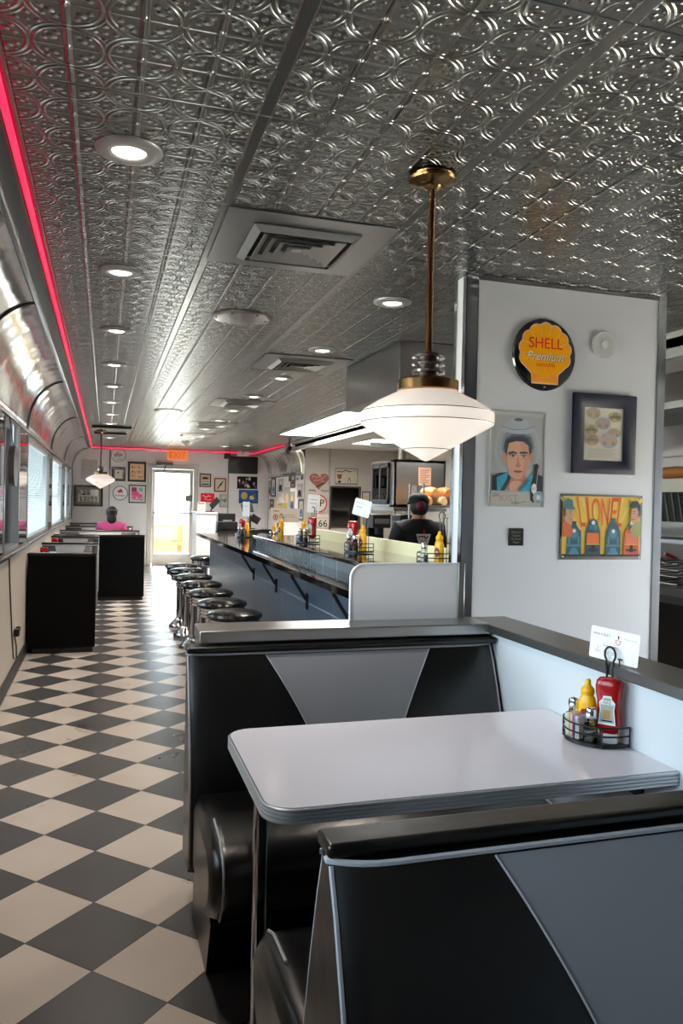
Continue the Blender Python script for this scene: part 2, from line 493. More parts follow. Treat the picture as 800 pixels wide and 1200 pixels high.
# curved metal coves with black ribs
def cove_pts(s, n=14, y=0):
    x0, x1, z0, z1 = (-.68, -.345, 2.09, 2.555) if s < 0 else (XR, 3.36, 2.02, 2.555)
    out = []
    for k in range(n+1):
        a = .5*PI*k/n
        out.append(Vector((x1+(x0-x1)*math.cos(a), y, z0+(z1-z0)*math.sin(a))))
    return out
def cove(name, s, ya, yb):
    n = 14; m = max(2, int((yb-ya)/.5)); b = MB()
    b.grid([[Vector((q.x, ya+(yb-ya)*j/m, q.z)) for j in range(m+1)] for q in (cove_pts(s)[::-1] if s < 0 else cove_pts(s))])
    return struct(b.build(name, COVE_M, solid=.01, sharp=None))
cove('cove_left', -1, -5, YF)
cove('cove_right', 1, 11.6, YF)
RIBS = [-1.4, 2.02, 5.02, 8.3, 11.7, 15.17]
for i, y in enumerate(RIBS):
    q = cove_pts(-1, 14, y); b = MB(); b.tube([Vector((v.x+(.008 if k < 13 else 0), v.y, v.z-.006)) for k, v in enumerate(q)], .013, 6)
    struct(b.build('trim_%d' % (3+i), BLACKM if i < 5 else ALU))
q = cove_pts(1, 14, YF-.03); b = MB(); b.tube([Vector((v.x-.008, v.y, v.z-.006)) for v in q], .012, 6); b.tube([(XR-.008, YF-.03, 0), (XR-.008, YF-.03, 2.02)], .008, 6); struct(b.build('trim_9', ALU))
q = cove_pts(1, 14, 11.6); b = MB(); b.tube([Vector((v.x-.008, v.y, v.z-.006)) for v in q], .02, 6); b.tube([(XR-.008, 11.59, 0), (XR-.008, 11.59, 2.02)], .018, 6); struct(b.build('trim_10', ALU))
b = MB(); b.tube([(XR-.006, 11.6, 2.02), (XR-.006, YF, 2.02)], .01, 6); struct(b.build('trim_11', BLACKM))
b = MB(); b.tube([(-.672, YF-.02, 1.0), (-.672, YF-.02, 2.09)], .012, 6); struct(b.build('trim_12', ALU))
# channel and riveted silver moulding beside the neon
b = MB(); b.box(-.345, -.292, -5, YF, 2.566, 2.6); struct(b.build('trim_13', mat('grey channel', '#4e4f4f', .4, .6)))
b = MB(); b.box(-.372, -.345, -5, YF, 2.535, 2.575); struct(b.build('trim_14', mat('silver moulding', '#c6ccca', .22, 1.0), bevel=.006))
b = MB(); b.box(-.29, 3.36, YF-.03, YF, 2.545, 2.6); struct(b.build('trim_15', mat('silver moulding'), bevel=.006))
# white valance beam along the kitchen
b = MB(); b.box(3.38, 3.44, 1.0, 12.1, 2.44, 2.6); struct(b.build('beam_kitchen', WHITE_TILE, bevel=.004))
b = MB(); b.box(3.365, 3.38, 1.0, 12.1, 2.435, 2.455); struct(b.build('trim_16', WHITE_TILE))

struct(MB().box(-.9, 5.85, -5.2, 15.4, 2.76, 2.86).build('roof', KCEIL))  # unseen slab added to stop sky light leaking past the coves
# neon: left, far and right runs
def neon(pts, label):
    t = thing('neon_light', label, 'neon light', pts[0], 0, 'pink neon tubes along the ceiling edge')
    MB().tube(pts, .011, 8).build('tube', PINK_NEON, t)
    a, b_ = Vector(pts[0]), Vector(pts[-1]); d = (b_-a)
    k = max(2, int(d.length/1.2))
    for i in range(k):
        p_ = a+d*(i+.5)/k; f = MB(); f.cbox((p_.x, p_.y, p_.z+.011), (.016, .016, .01)); f.build('mounting_clip', WHITEP, t)
neon([(-.275, -4.9, 2.578), (-.275, YF-.06, 2.578)], 'long pink neon tube between the tin ceiling and the left curved cove')
neon([(-.25, YF-.05, 2.578), (3.29, YF-.05, 2.578)], 'pink neon tube across the top of the far wall above the exit door')
neon([(3.33, 12.15, 2.578), (3.33, YF-.07, 2.578)], 'short pink neon tube at the right ceiling edge beyond the kitchen beam')

# poster wall: free-standing partition with stainless corners
PX0, PX1, PY = 1.66, 2.765, .87
struct(MB().box(PX0, PX1, PY, PY+.12, 0, ZC).build('wall_posters', WALLW, bevel=.002))
CH = mat('corner steel', '#c9c9cb', .1, 1.0)
b = MB(); b.box(PX0-.004, PX0+.062, PY-.005, PY-.0005, 0, ZC-.002); b.box(PX0-.005, PX0-.0005, PY-.005, PY+.03, 0, ZC-.002); struct(b.build('trim_17', CH))
b = MB(); b.box(PX0-.005, PX0-.0005, PY+.095, PY+.125, 0, ZC-.002); struct(b.build('trim_18', CH))
b = MB(); b.box(PX1-.002, PX1+.045, PY-.006, PY+.125, 0, ZC-.002); struct(b.build('trim_19', CH))
b = MB(); b.box(PX0+.06, PX1, PY-.006, PY-.0005, ZC-.02, ZC-.002); struct(b.build('trim_20', mat('grey channel')))

# low walls round the dining bay, with stainless caps
LOW = mat('low wall laminate', '#d3d9dd', .35)
struct(MB().box(.42, 1.56, .40, .52, 0, .955).build('wall_low_far', LOW))
struct(MB().box(1.56, 1.64, -4.5, .52, 0, .965).build('wall_low_side', LOW))
b = MB(); b.box(.355, 1.545, .335, .53, .956, 1.004); struct(b.build('trim_21', STEEL, bevel=.006, bseg=3))
b = MB(); b.box(1.532, 1.72, -4.5, .54, .966, 1.0); struct(b.build('trim_22', STEEL_D, bevel=.003))
b = MB(); b.box(.405, .425, .385, .525, 0, .955); struct(b.build('trim_23', CH))
b = MB(); b.cbox((1.50, .392, .93), (.018, .014, .07)); struct(b.build('trim_24', CH))
# ================================================================= upholstered booths
def yf_(z, off=0):
    """front face of the backrest (local y, bench faces -y)"""
    K = [(.18, -.205), (.30, -.215), (.47, -.205), (.60, -.175), (.73, -.132), (.85, -.085), (.90, -.060), (.925, -.047)]
    for (z0, y0), (z1, y1) in zip(K[:-1], K[1:]):
        if z <= z1: return y0+(y1-y0)*max(0, (z-z0))/(z1-z0)+off
    return K[-1][1]+off
def seat_poly(off):
    # (y, z) outline of the seat cushion, waterfall front
    return [(y+off, z) for y, z in ((-.19,.20),(-.50,.185),(-.60,.235),(-.655,.30),(-.675,.36),(-.665,.41),(-.635,.445),(-.58,.467),(-.45,.476),(-.19,.468))]
def half_bench(root, L, off, flip, wedge, seat=True, kk=1.0):
    """one upholstered side; kk scales how far the backrest leans"""
    yf = lambda z, off=0: yf_(z)*kk+off
    F = Matrix.Diagonal((1, -1, 1, 1)) if flip else Matrix.Identity(4)
    def fx(mb):
        if flip: mb.f = [f[::-1] for f in mb.f]
        mb.v = [F @ v for v in mb.v]; return mb
    zs = [.19, .30, .40, .47, .54, .60, .66, .73, .79, .85, .90, .925]
    prof = [(off*1.0, .19)]+[(yf(z, off), z) for z in zs]+[(off*1.0, .925)]
    # plump upholstery: the front rolls back towards both ends
    dd = lambda x: .030*(1-min(min(x, L-x)/.10, 1))**2.2
    XS = [0, .012, .028, .05, .075, .10, .14]; XS = XS+[L*.35, L*.5, L*.65]+[L-x for x in XS[::-1]]
    b = MB(); n = len(zs); rows = [[(x, min(off-.012, yf(z, off)+dd(x)), z) for z in zs] for x in XS]
    b.grid(rows)
    m_ = len(XS)
    for r_, rev in ((rows[0], False), (rows[-1], True)):
        pl = [(r_[0][0], off, .19)]+r_+[(r_[0][0], off, .925)]
        b.add(pl, [tuple(range(len(pl)))[::-1] if rev else tuple(range(len(pl)))])
    top = [r[-1] for r in rows]; bot = [r[0] for r in rows]
    b.add(top+[(L, off, .925), (0, off, .925)], [tuple(range(m_+2))]); b.add(bot+[(L, off, .19), (0, off, .19)], [tuple(range(m_+2))[::-1]])
    b.add([(0, off, .19), (L, off, .19), (L, off, .925), (0, off, .925)], [(3, 2, 1, 0)])
    back = fx(b).build('backrest', VINYL, root, world=False, sharp=40)
    pz = [.20, .30, .40, .47, .54, .60, .66, .73, .79, .85, .90, .915]
    for x in (.004, L-.004):
        pp = MB(); pp.tube([(x, min(off-.012, yf(z, off)+dd(x))-.001, z) for z in pz], .0045, 6)
        fx(pp).build('piping', PIPING, back, world=False)
    # slim pale welt under the rail
    pp = MB(); pp.tube([(.0, off-.012, .922)]+[(x, min(off-.012, yf(.922, off)+dd(x))-.003, .922) for x in XS]+[(L, off-.012, .922)], .0055, 6)
    fx(pp).build('piping', PIPING, back, world=False)
    if wedge:
        c, hw = wedge
        zz = [.49+(.915-.49)*k/14 for k in range(15)]
        half = lambda z: hw*(.36+.64*((z-.47)/.45)**1.35)
        g = MB(); g.grid([[Vector((c+half(z)*(-1+2*j/8), yf(z, off)-.0035, z)) for j in range(9)] for z in zz])
        o = fx(g).build('contrast_panel', VINYLG, root, world=False, sharp=None)
        for s in (-1, 1):
            pp = MB(); pp.tube([(c+s*half(z), yf(z, off)-.004, z) for z in zz], .0024, 5)
            fx(pp).build('seam_piping', PIPING, o, world=False)
    if seat:
        sp = seat_poly(off); n = len(sp); b = MB(); cy_, cz_ = off-.43, .33
        ins = [(.0, .045), (.006, .026), (.018, .011), (.034, .003), (.055, 0)]; st = [(.012+x, k) for x, k in ins]+[(L-.012-x, k) for x, k in ins[::-1]]
        rings = [[(x, cy_+(p[0]-cy_)*(1-k/.24), cz_+(p[1]-cz_)*(1-k/.15)) for p in sp] for x, k in st]
        vs = [p for r_ in rings for p in r_]; m_ = len(rings)
        b.add(vs, [(a*n+q, a*n+(q+1) % n, (a+1)*n+(q+1) % n, (a+1)*n+q)[::-1] for a in range(m_-1) for q in range(n)], 0, True)
        b.add(vs, [tuple(range(n)), tuple(range((m_-1)*n, m_*n))[::-1]], 0, True)
        so = fx(b).build('seat', VINYL, root, world=False, sharp=60)
        for x in (.050, L-.050):
            pp = MB(); pp.tube([(x, p[0]-.003 if i < 6 else p[0], p[1]+(.004 if i > 5 else 0)) for i, p in enumerate(sp) if 2 <= i <= 8], .0042, 6)
            fx(pp).build('piping', PIPING, so, world=False)
        b = MB()
        bp_ = [(-.10+off, .0), (-.47+off, .0), (-.56+off, .20), (-.52+off, .24), (-.10+off, .24)]
        vs = [(.03, p[0], p[1]) for p in bp_]+[(L-.03, p[0], p[1]) for p in bp_]; n = 5
        b.add(vs, [tuple(range(n)), tuple(range(n, 2*n))[::-1]], 0); b.add(vs, [(i, n+i, n+(i+1) % n, (i+1) % n) for i in range(n)], 0)
        fx(b).build('seat_base', VINYL, root, bevel=.006, world=False)
def bench(label, loc, L, rz=0, double=False, wedge=True, rear=False, seat2=True, group='vinyl booths', kk=1.0):  # kk: lean of the far side
    root = thing('booth_bench', label, 'booth', loc, rz, group)
    w = (L*.5, L*.27) if wedge else None
    off = 0
    half_bench(root, L, off, False, w)
    if double: half_bench(root, L, off, True, w, seat2, kk)
    b = MB()
    b.box(-.004, L+.004, -.066, .034 if not double else .066, .928, .952) if not double else b.box(-.004, L+.004, -.036, .036, .928, .952)
    b.build('top_rail', VINYL, root, bevel=.008, bseg=3, world=False)
    if rear:
        b = MB(); b.box(0, L, .0, .035, .05, .93); b.build('rear_panel', mat('matte black vinyl', '#060709', .5, spec=.12), root, bevel=.01, world=False)
        b = MB(); b.box(.02, L-.05, -.15, .02, 0, .06); b.build('toe_kick', BLACKP, root, world=False)
    return root
bench('black booth bench with a grey panel behind the white table, against the low wall', (.31, .362, 0), 1.235)
bench('black double booth bench nearest the camera, in front of the white table', (.36, -1.335, 0), 1.19, double=True, kk=.74)

# the row along the left windows
XL = -.672
bench('narrow black booth bench with a plain back at the front of the left row', (-.055, 5.27, 0), .615, PI, wedge=False, rear=True)
bench('narrow black booth bench with a grey panel right behind the plain-backed first booth', (XL, 7.05, 0), .62, 0, double=True)
bench('narrow black booth bench with a grey panel, third in the left window row', (XL, 8.72, 0), .62, 0)
bench('wide black booth bench with a plain back jutting into the aisle', (.58, 9.12, 0), 1.25, PI, wedge=False, rear=True)
bench('wide black booth bench with a grey panel that the person in pink leans on', (XL, 10.75, 0), 1.25, 0, double=True)
bench('wide black booth bench facing the person in pink', (XL, 12.55, 0), 1.2, 0, double=True)
bench('black booth bench at the far wall in the left corner', (XL, 14.4, 0), .85, 0)

# ================================================================= dinette table
TOPM = mat('pale laminate', '#d9d4da', .16, noise=(60, .02), coat=.15)
RIDGE = mat('ribbed aluminium edge', '#c9cbd0', .32, .75)
def dinette(label, x0, x1, y0, y1, z=.76, detail=True, group=None, wall_end=1):
    """table fixed to the wall at one end, one leg at the aisle end"""
    root = thing('dinette_table', label, 'table', ((x0+x1)/2, (y0+y1)/2, 0), 0, group)
    corners = (1, 0, 0, 1) if wall_end > 0 else (0, 1, 1, 0)
    out = lambda d: rrect(x0-d if wall_end > 0 else x0, x1 if wall_end > 0 else x1+d, y0-d, y1+d, .075+d, 8, corners)
    MB().prism(out(-.003), z-.034, z, 0).build('tabletop', TOPM, root, bevel=.0015)
    b = MB(); prof = []
    zz0, zz1 = z-.040, z-.001
    nR = 4
    for k in range(nR):
        a = zz0+(zz1-zz0)*k/nR; c = zz0+(zz1-zz0)*(k+1)/nR
        prof += [(0.0005, a), (.0045, a+(c-a)*.25), (.0045, a+(c-a)*.7), (.0005, c-.0002)]
    loops = [[(p[0], p[1], zz) for p in out(d)] for d, zz in prof]
    n = len(loops[0]); vs = [p for l in loops for p in l]
    b.add(vs, [(i*n+j, i*n+(j+1) % n, (i+1)*n+(j+1) % n, (i+1)*n+j) for i in range(len(loops)-1) for j in range(n)], 0, True)
    b.build('edge_band', RIDGE, root, sharp=50)
    lx = x0+.05 if wall_end > 0 else x1-.05
    b = MB(); b.prism(rrect(lx-.02, lx+.02, (y0+y1)/2-.02, (y0+y1)/2+.02, .012, 4), .012, z-.036)
    lg = b.build('leg', CHROME, root, sharp=30)
    MB().lathe([(.055, 0), (.055, .006), (.03, .014), (.022, .02)], 24, 0, Matrix.Translation((lx, (y0+y1)/2, 0))).build('foot', CHROME, lg)
    b = MB(); b.cbox((lx+.05*wall_end, (y0+y1)/2, z-.039), (.16, .10, .006)); b.cbox((lx, (y0+y1)/2, z-.055), (.05, .05, .03)); b.build('leg_plate', BLACKM, lg)
    wx = x1 if wall_end > 0 else x0
    b = MB(); s = wall_end
    b.add([(wx-.004*s, (y0+y1)/2-.2, z-.045), (wx-.13*s, (y0+y1)/2-.2, z-.045), (wx-.004*s, (y0+y1)/2-.2, z-.14), (wx-.004*s, (y0+y1)/2-.196, z-.045), (wx-.13*s, (y0+y1)/2-.196, z-.045), (wx-.004*s, (y0+y1)/2-.196, z-.14)],
          [(0,1,2),(5,4,3),(0,3,4,1),(1,4,5,2),(2,5,3,0)])
    b.build('wall_bracket', BLACKM, root)
    return root
dinette('white dinette table with a ribbed metal edge between the two front booths', .393, 1.556, -.748, -.083)
t3 = 'small white tables between the left booths'
dinette('narrow white table behind the plain-backed first booth', -.66, -.09, 5.86, 6.42, group=t3, wall_end=-1)
dinette('wide white table behind the booth jutting into the aisle', -.66, .5, 9.7, 10.2, group=t3, wall_end=-1)
dinette('white table in front of the person in pink', -.66, .5, 11.55, 12.1, group=t3, wall_end=-1)
# ================================================================= condiment caddies and what they hold
def T(*v): return Matrix.Translation(v)
def wire_caddy(label, loc, rz=0, group=None):
    """half-round black wire basket with a tall loop handle; local origin at the base, flat back at +y"""
    r = thing('condiment_caddy', label, 'caddy', loc, rz, group)
    def d(rx, z): return [(rx*math.cos(a), .045-(.12*math.sin(a)), z) for a in [PI*k/16 for k in range(17)]]
    b = MB(); pl = [(p[0], p[1]) for p in d(.108, 0)]
    b.prism(pl[::-1], .003, .009); b.build('tray', BLACKM, r, world=False)
    for z in (.012, .038, .064):
        b = MB(); b.tube(d(.110, z)+[(-.110, .045, z)], .0030, 6); b.build('rail', BLACKM, r, world=False)
    for a in (0, .25, .5, .75, 1):
        x, y = .110*math.cos(PI*a), .045-.12*math.sin(PI*a); b = MB(); b.tube([(x, y, .003), (x, y, .066)], .0026, 6); b.build('upright', BLACKM, r, world=False)
    b = MB(); b.tube([(p_[0]+.03, p_[1], p_[2]) for p_ in [(-.011, .043, .005), (-.011, .043, .225), (-.014, .043, .245)]+[(-.0+.021*math.cos(a), .043, .272+.024*math.sin(a)) for a in [PI*1.28-1.56*PI*k/14 for k in range(15)]]+[(.014, .043, .245), (.011, .043, .225), (.011, .043, .005)]], .0036, 6)
    b.build('handle', BLACKM, r, world=False)
    b = MB(); b.tube([(.062, .048, .005), (.062, .048, .262)], .0024, 6); b.tube([(.054, .050, .262), (.070, .050, .262)], .0026, 6); b.build('card_clip', BLACKM, r, world=False)
    return r
def mustard(label, loc, rz=0, group=None):
    r = thing('mustard_bottle', label, 'bottle', loc, rz, group)
    b = MB(); E = Matrix.Diagonal((1, .72, 1, 1))
    b.lathe([(.028, 0), (.031, .006), (.031, .06), (.0305, .085), (.029, .10), (.024, .118), (.0195, .126), (.0195, .128)], 28, 0, E); b.build('body', YELLOW, r, world=False)
    b = MB(); b.lathe([(.0205, .128), (.0215, .131), (.0215, .142), (.019, .148), (.012, .155), (.0095, .160), (.0095, .171), (.006, .176), (.0, .177)], 24); b.build('cap', YELLOW, r, world=False)
    b = MB(); P = []
    for i in range(7):
        z = .032+.052*i/6; hw = .017*math.sqrt(max(0.02, 1-((i-3)/3.3)**2)); row = []
        for j in range(7):
            x = hw*(-1+2*j/6); row.append(Vector((x, -.0228*math.sqrt(1-(x/.0315)**2), z)))
        P.append(row)
    b.grid(P); lb = b.build('label', mat('maroon label', '#7a1420', .45), r, world=False)
    a = Art(T(0, -.0234, .058)); a.text('M', 0, 0, .012, PAPER); a.finish('emblem', lb)
    return r
def ketchup(label, loc, rz=0, group=None):
    """upside-down squeeze bottle on a white cap"""
    r = thing('ketchup_bottle', label, 'bottle', loc, rz, group)
    b = MB(); E = Matrix.Diagonal((1, .62, 1, 1))
    b.lathe([(.026, 0), (.029, .003), (.029, .024), (.025, .030)], 28, 0, E); b.build('cap', WHITEP, r, world=False)
    prof = [(.024, .030), (.031, .042), (.036, .052), (.037, .075), (.0345, .105), (.0345, .13), (.0385, .15), (.040, .175), (.037, .19), (.030, .1975), (.016, .200), (0, .2)]
    b = MB(); n = 32; vs = []
    for rr, z in prof:
        for k in range(n):
            a = 2*PI*k/n; c, s = math.cos(a), math.sin(a); q = (abs(c)**3.2+abs(s)**3.2)**(-1/3.2)
            vs.append((rr*q*c, rr*.66*q*s, z))
    b.add(vs, [(i*n+k, i*n+(k+1) % n, (i+1)*n+(k+1) % n, (i+1)*n+k) for i in range(len(prof)-1) for k in range(n)], 0, True)
    b.build('body', REDK, r, world=False)
    a = Art(T(0, -.0275, .105)); pts = [(-.026,-.045),(.026,-.045),(.021,.0),(.024,.022),(.014,.033),(.012,.043),(-.012,.043),(-.014,.033),(-.024,.022),(-.021,.0)]
    a.poly(pts, PAPER); a.poly([(p[0]*.86, p[1]*.86) for p in pts], mat('label grey green', '#a9b3a6', .5)); a.poly([(-.019,.016),(.019,.016),(.016,.028),(-.016,.028)], PAPER)
    a.text('HEINZ', 0, .022, .008, PRINTBLK, w=.026); a.rect(-.011,.011,-.028,.0, mat('label tan', '#b98d62', .5)); a.rect(-.016,.016,-.035,-.031, PRINTBLK)
    a.finish('label', r)
    return r
GLASSJ = glass_mat('shaker glass', '#e8efef', .12)
def shaker(label, loc, fill, rz=0, group=None):
    r = thing('shaker', label, 'shaker', loc, rz, group)
    P8 = lambda rr, z: [(rr*math.cos(2*PI*k/8+.39), rr*math.sin(2*PI*k/8+.39), z) for k in range(8)]
    b = MB(); prof = [(.021, 0), (.0225, .004), (.0215, .05), (.017, .068), (.0155, .078)]
    vs = [p for q in prof for p in P8(*q)]
    b.add(vs, [tuple(range(8))[::-1]]+[(i*8+k, i*8+(k+1) % 8, (i+1)*8+(k+1) % 8, (i+1)*8+k) for i in range(4) for k in range(8)]); b.build('glass', GLASSJ, r, world=False)
    b = MB(); b.lathe([(.0185, .003), (.0195, .006), (.019, .038), (0, .040)], 16); b.build('contents', fill, r, world=False)
    b = MB(); b.lathe([(.0175, .076), (.0185, .078), (.0185, .096), (.0165, .104), (.010, .108), (0, .109)], 24); b.build('lid', CHROME, r, world=False)
    return r
SALT = mat('salt', '#e9e7e2', .8); PEPPER = mat('ground pepper', '#4b4038', .9, noise=(300, .5))
PACK = [mat('white packet', '#e9e8ea', .6), mat('pink packet', '#d66a86', .6), mat('yellow packet', '#dcc25c', .6), mat('blue packet', '#8aa5cf', .6)]
def packet(label, loc, m, tilt, rz, group='sweetener packets in the near caddy'):
    r = thing('sugar_packet', label, 'packet', loc, rz, group)
    b = MB(); M_ = Matrix.Rotation(tilt, 4, 'Y')
    P = [[Vector((-.0+.0, -.027+.054*j/4, .0))+Vector((.0025*math.sin(PI*i/6)*math.sin(PI*j/4), 0, .068*i/6)) for j in range(5)] for i in range(7)]
    b.grid([[M_ @ p for p in row] for row in P]); o = b.build('sachet', m, r, world=False, solid=.002)
    return r
def card(label, loc, M, w, h, cream=False, group='menu cards in the caddies'):
    """printed card held upright by a caddy clip; M turns it"""
    r = thing('menu_card', label, 'card', loc, 0, group)
    a = Art(M)
    b = MB(); pl = rrect(-w/2, w/2, -h/2, h/2, min(w, h)*.06, 4)
    n = len(pl); vs = [(p[0], 0, p[1]) for p in pl]+[(p[0], .0012, p[1]) for p in pl]
    b.add(vs, [tuple(range(n)), tuple(range(n, 2*n))[::-1]]+[(i, n+i, n+(i+1) % n, (i+1) % n) for i in range(n)], 0, False, M)
    b.build('sheet', mat('cream card', '#efe3cf', .5) if cream else mat('white card', '#f3f4f4', .35), r, world=False)
    return r, a
RZ = lambda d: Matrix.Rotation(rad(d), 4, 'Z')
RY = lambda d: Matrix.Rotation(rad(d), 4, 'Y')
RX = lambda d: Matrix.Rotation(rad(d), 4, 'X')
HOUSE = 'near'
def fill_seat_card(a, w, h, lines=True):
    a.text('HAVE A SEAT!', -w*.27, h*.28, h*.085, PRINTBLK, w=w*.36)
    a.poly([(w*.02, h*.20), (w*.14, h*.20), (w*.115, h*.07), (w*.08, h*.03), (w*.045, h*.07)], PRINTRED); a.poly([(w*.035, h*.185), (w*.125, h*.185), (w*.105, h*.085), (w*.08, h*.055), (w*.055, h*.085)], PAPER)
    a.ell(w*.08, h*.30, w*.016, h*.045, PRINTBLK); a.rect(w*.07, w*.09, h*.22, h*.26, PRINTRED)
    a.scribble(w*.08, h*.135, w*.06, h*.05, PRINTRED, 6, 3)
    a.rect(w*.18, w*.46, h*.272, h*.282, PRINTGRY)
    a.rect(-w*.22, w*.02, -h*.055, -h*.035, PRINTGRY)
    for k, x in enumerate((-.32, -.14, .03)):
        a.rect(w*(x-.006), w*(x+.006), -h*.175, -h*.11, PRINTGRY); a.rect(w*(x-.06), w*(x+.06), -h*.235, -h*.222, PRINTGRY); a.rect(w*(x-.045), w*(x+.045), -h*.285, -h*.272, PRINTGRY)

# ---- caddy on the near table
cx, cy, cz = 1.481, -.45, .76
CR = -77
G1 = None
def near(dx, dy): 
    v = RZ(CR) @ Vector((dx, dy, 0)); return (cx+v.x, cy+v.y)
# basket: flat side towards the wall, slightly turned
wire_caddy('black wire caddy of condiments on the near white table', (1.481, -.45, cz), rad(-77))
ketchup('upside down ketchup bottle in the near table caddy', near(.057, .012)+(cz+.0095,), rad(-48))
mustard('yellow mustard bottle in the near table caddy', near(-.033, .018)+(cz+.0095,), rad(-60))
shaker('glass salt shaker with a chrome lid, left in the near table caddy', near(-.078, .008)+(cz+.0095,), SALT, 0)
shaker('glass pepper shaker with a chrome lid, in front of the near ketchup', near(.034, -.040)+(cz+.0095,), PEPPER, 0)
t = thing('sugar_packet_holder', 'small white box of sweetener packets in the near table caddy', 'packet holder', near(-.032, -.027)+(cz+.0095,), rad(-77))
b = MB(); b.box(-.026, .026, -.021, -.019, 0, .05); b.box(-.026, .026, .019, .021, 0, .05); b.box(-.026, -.024, -.019, .019, 0, .05); b.box(.024, .026, -.019, .019, 0, .05); b.box(-.024, .024, -.019, .019, 0, .002); b.build('box', WHITEP, t, world=False)
for k in range(7):
    nm = ('white', 'pink', 'yellow', 'blue')[[0, 0, 2, 0, 1, 3, 0][k]]
    lab = {2: 'yellow sweetener packet in the white box of the near caddy', 4: 'pink sweetener packet in the white box of the near caddy', 5: 'blue sweetener packet in the white box of the near caddy'}.get(k, 'white sugar packet in the white box of the near caddy')
    v = RZ(-77) @ Vector((-.020+.0064*k, 0, .0))
    q_ = near(-.032, -.027); packet(lab, (q_[0]+v.x, q_[1]+v.y, cz+.013), PACK[[0, 0, 2, 0, 1, 3, 0][k]], rad(-4+2*k*.6), rad(-77))
r, a = card('white menu card leaning over the near ketchup bottle', (1.545, -.466, 1.058), RZ(-75) @ RY(2) @ RX(-4), .184, .100)
fill_seat_card(a, .184, .100); a.finish('print', r)
# ================================================================= diner counter
CB = bpy.data.materials.new('blue grey tile'); CB.use_nodes = True
def tile_mat(m, c1, c2, tw, th, rough, grout):
    nt = m.node_tree; X.nt = nt; b = nt.nodes['Principled BSDF']
    tc = nt.nodes.new('ShaderNodeTexCoord'); sp = nt.nodes.new('ShaderNodeSeparateXYZ'); nt.links.new(tc.outputs['Object'], sp.inputs[0])
    u = ((X(sp.outputs[0])+X(sp.outputs[1]))/tw+100.0); v = (X(sp.outputs[2])/th+.0)
    fu = u.fract(); fv = v.fract(); e = (fu.min(1.0-fu)*tw).min(fv.min(1.0-fv)*th)
    n = nt.nodes.new('ShaderNodeTexNoise'); n.inputs['Scale'].default_value = 4; nt.links.new(tc.outputs['Object'], n.inputs['Vector'])
    mx = nt.nodes.new('ShaderNodeMix'); mx.data_type = 'RGBA'; nt.links.new(n.outputs['Fac'], mx.inputs['Factor']); mx.inputs['A'].default_value = lin(c1); mx.inputs['B'].default_value = lin(c2)
    m2 = nt.nodes.new('ShaderNodeMix'); m2.data_type = 'RGBA'; nt.links.new(e.lt(.003).v, m2.inputs['Factor']); nt.links.new(mx.outputs['Result'], m2.inputs['A']); m2.inputs['B'].default_value = lin(grout)
    nt.links.new(m2.outputs['Result'], b.inputs['Base Color']); b.inputs['Roughness'].default_value = rough
    bp = nt.nodes.new('ShaderNodeBump'); bp.inputs['Distance'].default_value = .002; nt.links.new(e.min(.006).v, bp.inputs['Height']); nt.links.new(bp.outputs[0], b.inputs['Normal'])
    return m
tile_mat(CB, '#323f4c', '#3d4c5b', .66, .42, .28, '#7d8a94')
CR_ = tile_mat(bpy.data.materials.new('dark riser tile') if False else (lambda m: (setattr(m, 'use_nodes', True), m)[1])(bpy.data.materials.new('dark riser tile')), '#4a565e', '#5b6871', .33, .30, .1, '#8a9499')
GRAN = mat('polished black granite', '#08080a', .04, spec=1.0, coat=.6)
YA, YB = 1.0, 7.55
t = thing('tiled_counter_front', 'long blue grey tiled counter front behind the stools', 'counter', (1.6, 4, 0))
b = MB(); b.box(1.27, 2.0, YA, 7.1, 0.0, 1.02); b.build('body', CB, t)
b = MB(); b.box(1.262, 1.2695, YA, 7.1, 0, .1); b.build('toe_board', BLACKP, t)
for y in (1.333, 2.27, 3.2, 4.12):
    b = MB(); b.tube([(1.160, y, 1.011), (1.258, y, .86)], .010, 6); b.box(1.255, 1.268, y-.018, y+.018, .80, .90); b.box(1.15, 1.266, y-.018, y+.018, 1.012, 1.021)
    b.build('bracket', BLACKM, t)
t = thing('countertop', 'polished black countertop with a raised rear ledge', 'countertop', (1.6, 4, 1.022))
b = MB(); b.prism(rrect(1.152, 2.03, YA, YB, .05, 4, (0, 0, 1, 0)), 1.022, 1.06); b.build('slab', GRAN, t, bevel=.008, bseg=3)
b = MB(); b.box(1.435, 2.02, YA, 4.95, 1.06, 1.122); b.build('riser', CR_, t)
b = MB(); b.box(1.41, 2.03, YA, 4.98, 1.122, 1.152); b.build('ledge', GRAN, t, bevel=.008, bseg=3)
t = tag(MB().box(1.90, 1.92, 1.0, 4.75, 1.152, 1.238).build('splash_guard', mat('butter yellow board', '#f1e9bd', .5)), 'low butter yellow splash board along the back of the raised counter ledge', 'splash board')
# white end screen standing on the low wall
t = thing('counter_screen', 'white screen with one rounded corner standing on the steel low wall cap', 'screen', (1.2, .505, 1.0))
P = rrect(.985, 1.47, 1.0, 1.238, .06, 8, (0, 0, 0, 1))
def vprism(mb, poly, y0, y1, mi=0):
    n = len(poly); vs = [(p[0], y0, p[1]) for p in poly]+[(p[0], y1, p[1]) for p in poly]
    mb.add(vs, [tuple(range(n)), tuple(range(n, 2*n))[::-1]]+[(i, n+i, n+(i+1) % n, (i+1) % n) for i in range(n)], mi); return mb
vprism(MB(), P, .498, .518).build('sheet', WALLW, t, bevel=.002)
b = MB(); b.tube([(p[0], .497, p[1]) for p in P[2:]]+[(.985, .497, 1.0)], .004, 6); b.build('edge_trim', WHITEP, t)
b = MB(); b.box(1.47, 1.50, .495, .52, 1.0, 1.24); b.build('end_post', STEEL, t, bevel=.002)

